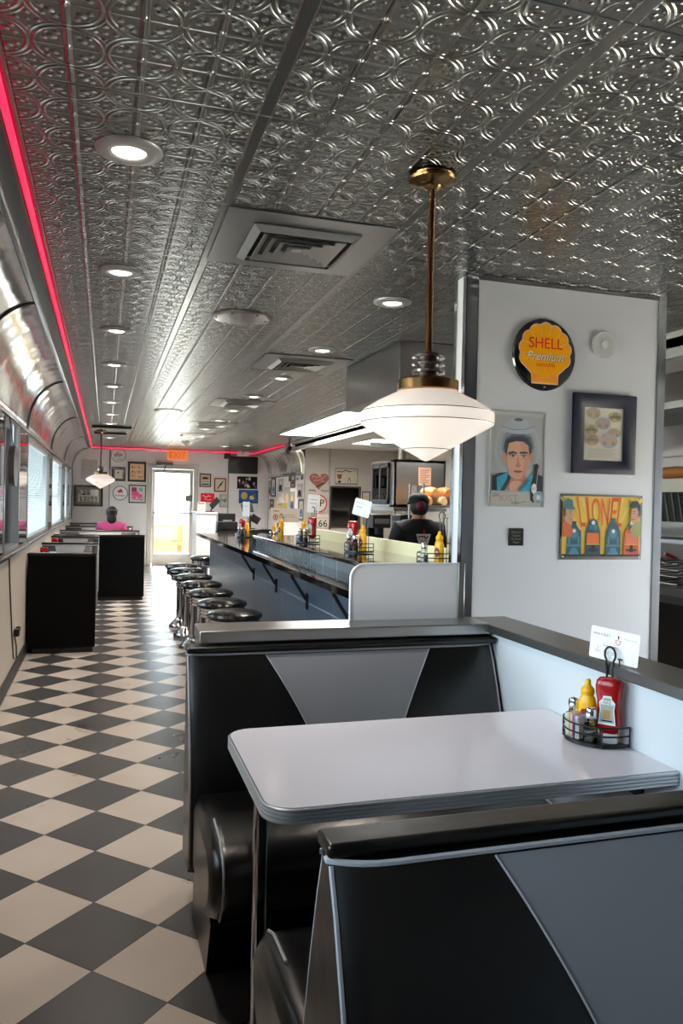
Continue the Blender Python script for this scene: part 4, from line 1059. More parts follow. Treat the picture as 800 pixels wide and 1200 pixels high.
a.ell(-.072, .005, .012, .026, SKIN_D); a.ell(.078, .012, .011, .025, SKIN_D)
face = [(-.058,.04),(-.05,.078),(-.01,.090),(.03,.088),(.058,.07),(.064,.02),(.060,-.03),(.045,-.07),(.02,-.095),(-.01,-.098),(-.035,-.08),(-.052,-.045),(-.060,.0)]
a.poly(face, SKIN_P); a.poly([(.010,.085),(.03,.088),(.058,.07),(.064,.02),(.060,-.03),(.045,-.07),(.02,-.095),(.03,-.05),(.035,.0)], mat('printed skin mid', '#bb8b78', .55))
a.poly([(-.035,-.08),(-.01,-.098),(.02,-.095),(.045,-.07),(.05,-.11),(.0,-.16),(-.05,-.15),(-.045,-.10)], SKIN_D); a.ell(-.0, -.135, .045, .03, SKIN_P)
for s, x in ((-1, -.028), (1, .032)):
    a.poly([(x-.024,.030+(.004 if s < 0 else .008)),(x,.040),(x+.024,.034 if s < 0 else .038),(x+.022,.026 if s < 0 else .030),(x,.030),(x-.022,.022 if s < 0 else .028)], HAIRP)
    a.ell(x, .017, .016, .0055, mat('eye grey', '#a9a29c', .5)); a.ell(x+.001, .017, .006, .006, HAIRP); a.line([(x-.018,.02),(x,.025),(x+.018,.021)], .0028, HAIRP); a.line([(x-.014,.004),(x+.012,.004)], .0018, SKIN_D)
a.poly([(.0,.02),(-.008,-.018),(-.014,-.030),(.0,-.036),(.016,-.030),(.010,-.018)], SKIN_D); a.line([(-.012,-.032),(.0,-.037),(.014,-.032)], .002, HAIRP)
a.poly([(-.024,-.058),(-.008,-.053),(.002,-.055),(.012,-.053),(.028,-.057),(.012,-.068),(-.008,-.068)], mat('printed lips', '#9a5f58', .5)); a.line([(-.025,-.059),(.002,-.060),(.028,-.058)], .002, HAIRP); a.line([(-.014,-.080),(.014,-.080)], .0014, SKIN_D)
SHIRT = mat('poster shirt blue', '#2f7a92', .5); SHIRTD = mat('poster shirt shade', '#1d4f63', .5)
a.poly([(-.140,-.155),(-.140,-.085),(-.10,-.07),(-.06,-.065),(-.035,-.09),(-.07,-.155)], HAIRP); a.poly([(.140,-.155),(.140,-.08),(.11,-.07),(.07,-.08),(.03,-.155)], HAIRP)
a.poly([(-.115,-.09),(-.075,-.072),(-.052,-.062),(-.06,-.10),(-.095,-.155),(-.110,-.155)], SHIRT); a.poly([(.085,-.07),(.05,-.10),(.0,-.155),(.07,-.155),(.10,-.10)], SHIRT); a.poly([(.05,-.10),(.0,-.155),(.02,-.155),(.07,-.10)], SHIRTD)
a.line([(-.10,-.10),(-.09,-.14)], .003, SHIRTD)
BTL = mat('poster bottle', '#0f1418', .35)
a.poly([(.075,-.20),(.088,-.21),(.112,-.205),(.118,-.15),(.112,-.09),(.112,-.04),(.118,-.028),(.104,-.015),(.092,-.026),(.094,-.06),(.078,-.11),(.072,-.15)], BTL)
a.line([(.113,-.05),(.104,-.14)], .004, HAZE); a.ell(.093, -.142, .015, .026, PAPER); a.text('KIST', .093, -.142, .011, PRINTRED, w=.024)
a.poly([(-.145,-.160),(.07,-.160),(.065,-.225),(-.145,-.225)], mat('poster foot', '#b6b1a8', .5))
a.text('Get', -.118, -.176, .016, INK, shear=.3, rot=.1); a.text('KIST', -.045, -.190, .030, mat('faded red', '#b08a84', .5), w=.10); a.text('today', -.012, -.212, .016, INK, shear=.3, rot=.1); a.line([(-.02,-.222),(.05,-.206)], .002, INK); a.line([(-.135,-.166),(-.10,-.163)], .001, INK)
a.ell(.118, -.185, .031, .031, mat('poster cap', '#9fa6ae', .4)); a.ring(.118, -.185, .022, .0235, PRINTGRY); a.rect(.108, .128, -.166, -.163, INK); a.ell(.118, -.185, .010, .012, PAPER); a.rect(.108, .128, -.207, -.204, INK)
a.finish('print', r)
b = MB()
for (x0_, x1_, z0_, z1_) in ((-W_/2, W_/2, H_/2-.006, H_/2), (-W_/2, W_/2, -H_/2, -H_/2+.004), (-W_/2, -W_/2+.005, -H_/2, H_/2), (W_/2-.005, W_/2, -H_/2, H_/2)): b.box(x0_, x1_, -.004, 0, z0_, z1_)
b.build('border_strip', mat('poster edge', '#bcbab4', .35), r, world=False)

# --- framed sheet with seven vignettes
def frame_mesh(w, h, fw, d, mb=None):
    b = mb or MB(); prof = [(0, 0), (.0, -d), (fw*.25, -d*1.15), (fw*.75, -d*.8), (fw, -d*.5), (fw, 0)]
    cs = [(-1,-1),(1,-1),(1,1),(-1,1)]
    rings = [[(sx*(w/2-p[0]), p[1], sz*(h/2-p[0])) for sx, sz in cs] for p in prof]
    vs = [q for rg in rings for q in rg]; n = len(prof)
    b.add(vs, [(i*4+k, i*4+(k+1) % 4, (i+1)*4+(k+1) % 4, (i+1)*4+k) for i in range(n-1) for k in range(4)]); return b
NAVY = mat('navy gloss frame', '#0a0e1e', .45, spec=.15)
r = thing('framed_print', 'dark navy framed sheet of seven small vehicle pictures', 'framed picture', (2.440, PY-.004, 1.866)); w, h = .37, .405
frame_mesh(w, h, .068, .02).build('frame', NAVY, r, world=False)
a = Art(T(0, -.004, 0)); a.rect(-.125, .125, -.145, .145, mat('aged paper', '#cfcabb', .6))
V = [mat('sepia vignette', '#8f8a72', .6), mat('sepia dark', '#4c4a40', .6), mat('olive vignette', '#a19b6f', .6), mat('bluish vignette', '#8c9097', .6), mat('rust vignette', '#a58470', .6)]
def vehicle(x, y, s, i):
    a.ell(x, y, s*1.25, s*.85, V[(0, 2, 3, 2, 0, 4, 3)[i]])
    a.poly([(x-s, y-s*.25), (x-s*.85, y+s*.15), (x-s*.4, y+s*.2), (x-s*.15, y+s*.55), (x+s*.4, y+s*.55), (x+s*.6, y+s*.2), (x+s*1.0, y+s*.1), (x+s*1.0, y-s*.25)], V[1] if i % 2 else V[4])
    a.poly([(x-s*.1, y+s*.2), (x, y+s*.42), (x+s*.32, y+s*.42), (x+s*.42, y+s*.2)], V[3])
    for q in (-.55, .6): a.ell(x+q*s, y-s*.28, s*.24, s*.24, V[1]); a.ell(x+q*s, y-s*.28, s*.1, s*.1, V[0])
for i, (x, y, s) in enumerate([(-.062, .105, .034), (.065, .092, .033), (-.006, .055, .036), (-.075, .022, .034), (.062, .008, .030), (-.070, -.030, .035), (.030, -.034, .042)]): vehicle(x, y, s, i)
for k in range(7): a.rect(-.095, .075-.012*(k % 3), -.078-.007*k, -.0755-.007*k, mat('pale print', '#a8a498', .6))
a.rect(-.115, .02, -.137, -.134, V[1]); a.rect(.055, .085, -.140, -.135, V[1])
a.finish('print', r); 

# --- toy train sign
r = thing('train_tin_sign', 'yellow tin sign with a row of toy locomotives and two smiling boys', 'sign', (2.445, PY-.006, 1.392)); w, h = .487, .332
flat_sheet(r, w, h, mat('sign black edge', '#14130f', .35)); a = Art(T(0, -.0002, 0)); YB_ = mat('train sign yellow', '#dcb74e', .4); OR = mat('train sign orange', '#cf6a3a', .4)
a.rect(-.232, .232, -.150, .156, YB_)
for k in range(9): q = -.2+.05*k; a.poly([(q*.5, -.05), (q*1.2-.010, .150), (q*1.2+.012, .150)], mat('train sign pale ray', '#e6cb70', .4))
LN = mat('train lettering', '#c4502c', .4)
for i, c_ in enumerate('LIONEL'):
    vs, fs, tw, tcx, th, tcy = text_mesh(c_)
    x = (-.122, -.083, -.036, .020, .070, .113)[i]; wd = (.032, .013, .048, .046, .034, .034)[i]; ht = (.150, .146, .140, .140, .146, .152)[i]
    a.y -= a.step; a.add([(x+(v[0]-tcx)/tw*wd*(1+.35*((v[1]-tcy)/th)) + x*.22*((v[1]-tcy)/th), a.y, .078+(v[1]-tcy)/th*ht) for v in vs], fs, a.slot(LN), False, a.M)
a.rect(-.232, .232, -.150, -.138, PRINTBLK)
BLU = mat('engine blue', '#1d3a48', .4); BLL = mat('engine blue light', '#38697c', .4); REDL = mat('engine red', '#b2553f', .4)
def engine(x, wd, top, body, nose, kind):
    a.poly([(x-wd, -.14), (x+wd, -.14), (x+wd*.9, -.02), (x+wd*.6, top-.02), (x+wd*.3, top), (x-wd*.3, top), (x-wd*.6, top-.02), (x-wd*.9, -.02)], body)
    if kind == 'steam':
        a.ell(x, -.035, wd*.62, wd*.62, BLL); a.ring(x, -.035, wd*.48, wd*.56, BLU); a.ell(x, -.02, .010, .010, PAPER); a.rect(x-.012, x+.012, top-.01, top+.018, body)
        a.rect(x-wd*.9, x+wd*.9, -.10, -.088, BLL); a.poly([(x-wd*.7,-.14),(x+wd*.7,-.14),(x+wd*.3,-.105),(x-wd*.3,-.105)], BLL)
        for q in (-.6, .6): a.rect(x+q*wd-.006, x+q*wd+.006, -.085, -.05, BLL)
    else:
        a.poly([(x-wd*.8,-.085),(x+wd*.8,-.085),(x+wd*.75,-.03),(x-wd*.75,-.03)], nose); a.rect(x-wd*.5, x-wd*.06, -.012, .012, BLL if kind != 'red' else BLU); a.rect(x+wd*.06, x+wd*.5, -.012, .012, BLL if kind != 'red' else BLU)
        a.ell(x, .022, .011, .011, PAPER); a.rect(x-wd*.7, x+wd*.7, -.122, -.112, PRINTBLK); a.rect(x-.010, x+.010, -.128, -.092, PRINTBLK); a.rect(x-wd*.85, x+wd*.85, -.090, -.086, YB_)
engine(-.163, .045, .010, BLU, BLL, 'steam'); engine(-.052, .046, .040, BLU, OR, 'diesel'); engine(.068, .047, .028, BLU, BLL, 'steam'); engine(.178, .046, .012, REDL, mat('engine salmon', '#c9705a', .4), 'red')
# two boys
for s, x, y, cap in ((1, -.200, .062, True), (-1, .197, .066, False)):
    n0 = len(a.v)
    hd = [(x-.036*s, y+.04), (x+.028*s, y+.045), (x+.034*s, y+.01), (x+.044*s, y-.006), (x+.033*s, y-.016), (x+.028*s, y-.042), (x+.006*s, y-.056), (x-.022*s, y-.040), (x-.038*s, y)]
    a.poly([(x-.048*s, y-.13), (x-.045*s, y-.035), (x+.006*s, y-.05), (x+.04*s, y-.085), (x+.03*s, y-.13)], mat('boy shirt', '#8e8a5c', .5) if not cap else mat('boy jacket', '#b0603e', .5)); a.poly(hd, SKIN_P)
    if cap: a.poly([(x-.042, y+.035), (x-.040, y+.075), (x-.01, y+.095), (x+.03, y+.085), (x+.038, y+.045), (x+.060, y+.030), (x+.030, y+.030)], mat('cap teal', '#31555c', .5)); a.poly([(x-.042,y+.035),(x-.036,y-.01),(x-.026,y-.012),(x-.022,y+.035)], HAIRP)
    else: a.poly([(x+.042, y+.0), (x+.044, y+.055), (x+.015, y+.085), (x-.03, y+.080), (x-.050, y+.052), (x-.030, y+.038), (x+.010, y+.045), (x+.026, y+.02), (x+.030, y-.02)], HAIRP)
    a.line([(x+.004*s, y+.020), (x+.024*s, y+.022)], .004, HAIRP); a.ell(x+.015*s, y+.009, .005, .004, HAIRP); a.line([(x+.004*s, y-.022), (x+.018*s, y-.029), (x+.030*s, y-.024)], .004, PRINTRED); a.ell(x-.020*s, y+.0, .007, .012, SKIN_D)
    for q in a.v[n0:]: q.x = x+(q.x-x)*.72; q.z = y+(q.z-y)*.86
a.finish('print', r)
for sx in (-1, 1):
    for sz in (-1, 1): b = MB(); b.sphere((sx*.226, -.002, sz*.150), .0045, 8, 6); b.build('screw', CHROME, r, world=False)

# --- small plaque and round device
r = thing('wall_plaque', 'small square black plaque with four lines of grey lettering', 'plaque', (1.955, PY-.006, 1.338)); b = MB(); b.box(-.041, .041, 0, .005, -.043, .043); b.build('plate', mat('plaque black', '#050505', .5, spec=.1), r, world=False, bevel=.001)
a = Art(T(0, -.0003, 0))
for k, s_ in enumerate(('Minimum', '2 Guests', 'Per Booth', 'Please')): a.text(s_, 0, .024-.0165*k, .0105, PRINTGRY, w=(.05, .046, .052, .034)[k])
a.finish('lettering', r)
r = thing('round_wall_disc', 'clear round plastic disc on the white wall, right of the shell sign', 'wall disc', (2.431, PY-.0005, 2.322)); Q = Matrix.Rotation(PI/2, 4, 'X'); b = MB(); b.lathe([(.066, 0), (.070, .006), (.066, .014), (.055, .012), (.03, .014), (.0, .014)], 40, 0, Q); b.build('dome', mat('translucent plastic', '#cfccc6', .15, coat=.5), r, world=False)
b = MB(); b.lathe([(.022, .013), (.020, .020), (0, .021)], 24, 0, Q); b.build('hub', WHITEP, r, world=False)
# ================================================================= far wall pictures and fittings
YW = YF-.001
def picture(label, x, y, z, w, h, fw, fm, art, rz=0, d=.018, name='framed_picture', cat='framed picture', glass=False, group=None):
    r = thing(name, label, cat, (x, y, z), rz, group)
    if fw: frame_mesh(w, h, fw, d).build('frame', fm, r, world=False)
    else: b = MB(); b.box(-w/2, w/2, -.004, 0, -h/2, h/2); b.build('sheet', fm, r, world=False)
    a = Art(T(0, -.003 if fw else -.0042, 0), .0012); art(a, w-2*fw, h-2*fw); a.finish('print', r); return r
BLKF = mat('black frame', '#15130f', .35); DKF = mat('dark brown frame', '#2c241d', .35); REDF = mat('reddish wood frame', '#7c4336', .4); GREYF = mat('grey frame', '#8d8b88', .4)
MATTE = mat('cream mat', '#d8cfc0', .6); PEACH = mat('peach print', '#dcb491', .6); SKETCH = mat('sketch grey', '#b5b4b2', .6); PK = mat('pink print', '#d65a86', .6); TEAL = mat('teal print', '#69a6a0', .6); BLUEP = mat('blue print', '#244f86', .5); NVY = mat('navy print', '#1d2f66', .5); TAN = mat('tan print', '#c69b62', .6)
def ph(a, x, y, w, h, s):   # little monochrome photograph
    rr = random.Random(s); a.rect(x-w/2, x+w/2, y-h/2, y+h/2, PRINTGRY)
    for k in range(5): a.ell(x+(rr.random()-.5)*w*.7, y+(rr.random()-.5)*h*.6, w*.1+rr.random()*w*.1, h*.1+rr.random()*h*.14, (PRINTBLK, MATTE, SKETCH)[k % 3], n=10)
def a_sketch(a, w, h):
    a.rect(-w/2, w/2, -h/2, h/2, SKETCH)
    for k in range(6): a.scribble((random.Random(k).random()-.5)*w*.5, h*(.35-.13*k), w*.6, h*.14, PRINTGRY, 7, k, .004)
picture('faded grey sketch print on the far wall behind the far pendant', -.32, YW, 2.10, .33, .42, 0, SKETCH, a_sketch, name='sketch_picture', cat='print')
def a_multi(a, w, h):
    a.rect(-w/2, w/2, -h/2, h/2, mat('grey mat', '#6f6c67', .6)); a.rect(-w*.42, w*.42, -h*.36, h*.36, MATTE)
    ph(a, -.13, .075, .17, .12, 1); ph(a, .0, .075, .07, .12, 2); a.rect(.05, .19, .01, .14, PAPER)
    for k in range(5): ph(a, -.155+.078*k, -.07, .06, .12, 5+k)
picture('wide black framed photo collage under the far pendant', -.33, YW, 1.515, .60, .46, .045, BLKF, a_multi)
def a_circ(a, w, h):
    a.ell(0, 0, w/2, w/2, PAPER, n=40); a.ring(0, 0, w*.46, w*.5, PRINTGRY); a.poly([(-.10,.03),(-.02,.06),(.05,.03),(.09,.05),(.07,-.01),(.02,-.03),(-.03,-.02),(-.07,-.05)], SKETCH)
    a.scribble(-.02, .07, .13, .03, PRINTRED, 7, 2, .008); a.scribble(.03, -.10, .10, .03, PRINTBLK, 7, 5, .007); a.scribble(.0, .0, .2, .06, PRINTGRY, 9, 8, .006)
def round_sign(label, x, z, rr, art):
    r = thing('round_wall_sign', label, 'sign', (x, YW, z)); b = MB(); b.lathe([(rr, 0), (rr, .006), (rr-.004, .009)], 40, 0, Matrix.Rotation(PI/2, 4, 'X')); b.build('disc', PAPER, r, world=False); a = Art(T(0, -.0095, 0), .0012); art(a, rr*2-.01, 0); a.finish('print', r)
round_sign('round white sign with a grey drawing, above the small frame on the far wall', .285, 2.425, .165, a_circ)
def a_small(a, w, h): a.rect(-w/2, w/2, -h/2, h/2, mat('grey mat'), True); a.rect(-w*.36, w*.36, -h*.38, h*.38, MATTE); a.ell(-.01, .03, .02, .016, PRINTBLK); a.rect(-.03, .03, -.04, -.036, PRINTGRY)
picture('small dark framed print with a tiny black mark on the far wall', .295, YW, 2.01, .29, .31, .032, DKF, a_small)
def a_nine(a, w, h):
    a.rect(-w/2, w/2, -h/2, h/2, PEACH)
    for j in range(3):
        for i in range(2): a.scribble((i-.5)*w*.44, (1-j)*h*.27, w*.3, h*.14, mat('rust print', '#8a5340', .6), 8, i+3*j, .007); a.ell((i-.5)*w*.44-.03, (1-j)*h*.27+.01, .016, .02, mat('rust print'), n=10)
picture('black framed peach sheet with six small drawings left of the exit door', .685, YW, 2.07, .39, .44, .042, BLKF, a_nine)
def a_mobil(a, w, h):
    a.ring(0, 0, w*.455, w*.5, NVY); 
    a.poly([(-.075,.03),(-.05,.06),(-.03,.055),(-.01,.085),(.03,.09),(.05,.075),(.02,.06),(.055,.05),(.045,.025),(.065,.0),(.045,.005),(.03,.022),(.0,.02),(-.02,.0),(-.03,-.01),(-.025,.015),(-.05,.03)], PRINTRED)
    a.text('Mobilgas', 0, -.055, .045, NVY, w=.22)
round_sign('round white sign with a blue rim and a red winged horse', .335, 1.59, .166, a_mobil)
def a_pink(a, w, h):
    a.rect(-w/2, w/2, -h/2, h/2, mat('pale mat', '#cfd4d3', .6)); a.rect(-w*.38, -.01, .04, h*.42, mat('wine print', '#7c3350', .6)); a.rect(.03, w*.36, .06, h*.4, TEAL); a.ell(-.04, -.0, .085, .06, PK); a.ell(.05, -.04, .06, .05, PK); a.ell(-.07, -.08, .045, .05, PK); a.scribble(.05, -.11, .13, .05, PRINTBLK, 8, 3, .012); a.scribble(-.02, .02, .1, .05, PRINTRED, 8, 4, .008)
picture('black framed pink and teal print left of the exit door, below the peach sheet', .70, YW, 1.578, .37, .40, .022, BLKF, a_pink)
def a_two(a, w, h): a.rect(-w/2, w/2, -h/2, h/2, MATTE); a.rect(-w*.42, w*.42, .01, h*.42, TAN); a.poly([(-.07,.03),(-.04,.07),(.04,.075),(.07,.035)], PRINTBLK); a.rect(-w*.42, w*.42, -h*.40, -h*.30, PRINTBLK); a.rect(-w*.42, w*.42, -h*.2, -h*.02, SKETCH)
picture('black framed tan print right of the exit door', 2.19, YW, 1.925, .26, .30, .026, BLKF, a_two)
def a_bottle(a, w, h): a.rect(-w/2, w/2, -h/2, h/2, MATTE); a.poly([(-.07,-.08),(-.05,-.10),(.03,.0),(.055,.05),(.075,.085),(.06,.095),(.035,.06),(-.01,.02)], PRINTBLK); a.line([(-.05,-.08),(.0,-.01)], .012, TAN)
picture('reddish wood frame with a slanted dark drawing right of the exit door', 2.53, YW, 1.83, .28, .32, .03, REDF, a_bottle)
def a_redsign(a, w, h): a.rect(-w/2, w/2, -h/2, h/2, mat('bright red', '#c8202f', .4)); a.scribble(-.02, .03, .18, .04, PAPER, 7, 2, .016); a.scribble(.0, -.04, .16, .03, PAPER, 7, 6, .010)
picture('red sign with white strokes behind the host stand', 2.25, YW, 1.53, .31, .20, 0, mat('bright red', '#c8202f', .4), a_redsign, name='red_sign', cat='sign')
def a_gray(a, w, h): a.rect(-w/2, w/2, -h/2, h/2, SKETCH); a.ell(0, .02, .06, .08, MATTE); a.scribble(0, .02, .09, .12, PRINTBLK, 9, 3, .014); a.ring(0, .02, .05, .06, PRINTGRY)
picture('pale grey framed drawing beside the register', 2.62, YW, 1.47, .20, .30, .018, GREYF, a_gray)
def a_coll(a, w, h):
    a.rect(-w/2, w/2, -h/2, h/2, PRINTBLK)
    for k in range(14): rr = random.Random(k+40); a.ell((rr.random()-.5)*w*.85, (rr.random()-.5)*h*.8, .015+.03*rr.random(), .02+.03*rr.random(), (SKETCH, PRINTGRY, mat('plum print', '#5a4a68', .6), MATTE, REDF)[k % 5], n=12)
picture('dark photo montage poster below the television', 3.155, YW, 1.90, .47, .285, 0, PRINTBLK, a_coll, name='montage_picture', cat='poster')
def a_blue(a, w, h): a.rect(-w/2, w/2, -h/2, h/2, BLUEP); a.ell(-.10, .02, .075, .085, TAN); a.ell(.08, -.02, .06, .05, mat('pale yellow print', '#dcc888', .6)); a.ell(.13, .03, .03, .05, mat('olive print', '#6f6b3a', .6)); a.rect(-w/2, w/2, -h/2, -h*.36, mat('teal dark print', '#1d3a4a', .6))
picture('blue poster with pale round shapes below the dark montage', 3.19, YW, 1.578, .45, .31, 0, BLUEP, a_blue, name='blue_picture', cat='poster')
# wall seam strip with the dark upper part
b = MB(); b.box(.095, .115, YF-.006, YF, 0, 2.1); struct(b.build('trim_25', GREYF)); b = MB(); b.box(.095, .115, YF-.008, YF, 2.1, 2.53); struct(b.build('trim_26', BLKF)); b = MB(); b.box(2.70, 2.73, YF-.006, YF, 0, 2.4); struct(b.build('trim_27', GREYF))
# television
t = thing('television', 'flat black television mounted high on the far wall', 'television', (3.04, YF-.06, 2.30)); b = MB(); b.cbox((3.04, YF-.07, 2.30), (.68, .045, .40)); b.build('bezel', BLACKP, t, bevel=.006); b = MB(); b.cbox((3.04, YF-.0935, 2.305), (.65, .002, .365)); b.build('screen', mat('dark screen', '#050506', .12), t); b = MB(); b.cbox((3.04, YF-.025, 2.30), (.2, .05, .2)); b.build('wall_mount', BLACKM, t)
t = thing('wall_speaker', 'small black speaker at the ceiling edge left of the television', 'speaker', (2.62, YF-.1, 2.5)); b = MB(); b.box(2.60, 2.74, YF-.14, YF-.032, 2.43, 2.56); b.build('case', BLACKP, t, bevel=.008); b = MB(); b.box(2.615, 2.725, YF-.143, YF-.14, 2.445, 2.545); b.build('grille', mat('grille grey', '#2a2a2a', .7), t); b = MB(); b.box(2.66, 2.68, YF-.035, YF, 2.48, 2.5); b.build('mount', BLACKM, t)
t = thing('emergency_light', 'white emergency light with two lamp heads at the pink neon', 'emergency light', (3.03, YF-.09, 2.53)); b = MB(); b.box(2.90, 3.16, YF-.12, YF-.002, 2.50, 2.545); b.build('housing', WHITEP, t, bevel=.008)
for x in (2.96, 3.10): b = MB(); b.lathe([(.03, 0), (.055, .05), (.055, .06), (.0, .062)], 18, 0, Matrix.Translation((x, YF-.10, 2.57)) @ Matrix.Rotation(PI/2, 4, 'X')); b.build('lamp_head', WHITEP, t)
# exit sign
t = thing('exit_sign', 'glowing orange exit sign above the door', 'exit sign', (1.56, YF-.07, 2.47)); b = MB(); b.box(1.33, 1.79, YF-.10, YF-.065, 2.36, 2.585); b.build('panel', mat('orange exit panel', '#e08a50', .35, emit='#e8803c', es=.35), t, bevel=.004); b = MB(); b.box(1.5, 1.62, YF-.065, YF, 2.45, 2.5); b.build('mount', WHITEP, t)
a = Art(T(1.56, YF-.1012, 2.472), .0012); a.text('EXIT', 0, 0, .13, mat('exit red', '#d03a20', .4, emit='#d8391c', es=.5), w=.36); a.finish('lettering', t, world=True)

# ================================================================= door
dr = bpy.data.objects.new('door_1', None); COL.objects.link(dr); dr.location = (1.475, YF+.02, 0); dr['kind'] = 'structure'
b = MB(); b.box(DX0-.06, DX0+.04, YF-.02, YF+.13, 0, DZ+.06); b.box(DX1-.04, DX1+.06, YF-.02, YF+.13, 0, DZ+.06); b.box(DX0+.04, DX1-.04, YF-.02, YF+.13, DZ-.04, DZ+.06); b.build('frame', ALU_W, dr, bevel=.004)
X0, X1, YD0, YD1 = DX0+.045, DX1-.045, YF+.03, YF+.075
b = MB(); b.box(X0, X0+.055, YD0, YD1, .02, DZ-.05); b.box(X1-.075, X1, YD0, YD1, .02, DZ-.05); b.box(X0+.055, X1-.075, YD0, YD1, .02, .26); b.box(X0+.055, X1-.075, YD0, YD1, DZ-.13, DZ-.05); b.build('leaf', ALU_W, dr, bevel=.003)
b = MB(); b.box(X0+.05, X1-.07, YD0+.02, YD0+.026, .25, DZ-.12); b.build('glass', CLEAR, dr)
b = MB(); b.box(X0+.01, X1-.01, YD0-.05, YD0-.02, 1.15, 1.19); b.box(X0+.02, X0+.05, YD0-.02, YD0, 1.14, 1.2); b.box(X1-.05, X1-.02, YD0-.02, YD0, 1.14, 1.2); b.build('push_bar', ALU, dr, bevel=.004)
b = MB(); b.box(X1-.17, X1-.03, YD0-.055, YD0-.003, 1.44, 1.58); b.build('lock_box', mat('dark lock metal', '#56565a', .35, .8), dr, bevel=.008)
b = MB(); b.box(1.10, 1.46, YF-.09, YF-.022, 2.235, 2.295); b.build('closer', mat('dark lock metal'), dr, bevel=.006); b = MB(); b.tube([(1.30, YF-.06, 2.235), (1.27, YF-.10, 2.12), (1.24, YF+.02, 2.08)], .012, 6); b.build('closer_arm', BLACKM, dr)
b = MB(); b.box(DX0, DX1, YF-.05, YF+.15, 0, .018); b.build('threshold', ALU, dr)

# ================================================================= porch beyond the door
STUC = mat('porch cream stucco', '#d9cfae', .8, noise=(6, .06)); PG = mat('porch grey green', '#8f9a8d', .6)
struct(MB().box(-1.5, 4.5, YF+.12, 21, -.1, -.01).build('floor_porch', mat('pale concrete', '#b9b5ac', .8)))
YP = 17.45
b = MB(); BOUNCE_CUT = mat('dark porch cladding', '#4a3f34', .8)  # dark panel added outside to cut sunlit bounce onto the porch
b.box(-1.5, DX0-.07, YF+.135, YF+.16, 0, 2.76); b.box(DX1+.07, 4.5, YF+.135, YF+.16, 0, 2.76); b.box(DX0-.07, DX1+.07, YF+.135, YF+.16, DZ+.07, 2.76); struct(b.build('wall_porch_inner', BOUNCE_CUT))
struct(MB().box(-1.5, 4.5, 15.4, 16.4, 2.76, 2.84).build('roof_porch', KCEIL))  # unseen slab added to shade the porch, short enough to pass the sun
# porch wall with a big round opening: ring of quads between circle and rectangle
b = MB(); cx_, cz_, R0 = 1.28, 1.40, .80; n = 64
def sq(t_):  # point on the rectangle boundary in the direction t_
    c, s = math.cos(t_), math.sin(t_); hx0, hx1, hz0, hz1 = 1.0, .86, .84, .86
    hz0 = .50; k = min((hx1/c if c > 1e-6 else 9), (-hx0/c if c < -1e-6 else 9), (hz1/s if s > 1e-6 else 9), (-hz0/s if s < -1e-6 else 9)); return (cx_+k*c, cz_+k*s)
for yy, nm in ((0, 0),):
    vs = []
    for k in range(n):
        a_ = 2*PI*k/n; o_ = sq(a_); i_ = (cx_+R0*math.cos(a_), max(cz_-.49, cz_+R0*math.sin(a_)))  # opening cut flat out of sight to keep sun off the bench
        vs += [(o_[0], YP, o_[1]), (i_[0], YP, i_[1]), (o_[0], YP+.08, o_[1]), (i_[0], YP+.08, i_[1])]
    fs = []
    for k in range(n):
        p, q = 4*k, 4*((k+1) % n); fs += [(p, q, q+1, p+1), (p+1, q+1, q+3, p+3), (p+2, p+3, q+3, q+2), (p, p+2, q+2, q)]
    b.add(vs, fs)
struct(b.build('wall_porch_round_opening', PG))
b = MB(); b.box(-1.5, cx_-1.0, YP-.02, YP+.1, 0, 2.3); b.box(cx_+.86, 4.5, YP-.02, YP+.1, 0, 2.3); b.box(cx_-1.0, cx_+.86, YP-.02, YP+.1, 0, cz_-.495); b.box(cx_-1.0, cx_+.86, YP-.02, YP+.1, cz_+.86, 2.3); struct(b.build('wall_porch', STUC))
WOODB = mat('honey bench wood', '#c99a5e', .5, noise=(8, .15)); SEATB = mat('mottled bench back', '#8a978f', .6, noise=(40, .35))
t = thing('porch_bench', 'wooden bench with a mottled grey back panel outside the exit door', 'bench', (1.2, 16.95, 0))
b = MB(); b.box(.35, 1.78, 17.14, 17.19, .42, .80); b.build('back_panel', SEATB, t)
b = MB(); P = [(.30, .80)]+[(.30+1.62*k/12, .82+.045*math.sin(PI*k/12)+.02*math.sin(PI*k/2)) for k in range(13)]+[(1.92, .80)]; vprism(b, [(p[0], p[1]) for p in P][::-1], 17.13, 17.20); b.build('crest_rail', WOODB, t)
for x in (.30, 1.78): b = MB(); b.box(x, x+.12, 17.12, 17.21, 0, .86); b.build('back_post', WOODB, t, bevel=.006)
b = MB(); b.box(.30, 1.92, 16.72, 17.2, .36, .42); b.build('seat', WOODB, t, bevel=.008)
for x in (.32, 1.84): b = MB(); b.box(x, x+.06, 16.74, 16.80, 0, .36); b.build('front_leg', mat('bench grey metal', '#6f7472', .4, .7), t); b = MB(); b.tube([(x+.03, 16.77, .36), (x+.03, 16.74, .5), (x+.03, 16.78, .60), (x+.03, 17.1, .62)], .018, 8); b.build('armrest', mat('bench grey metal'), t)

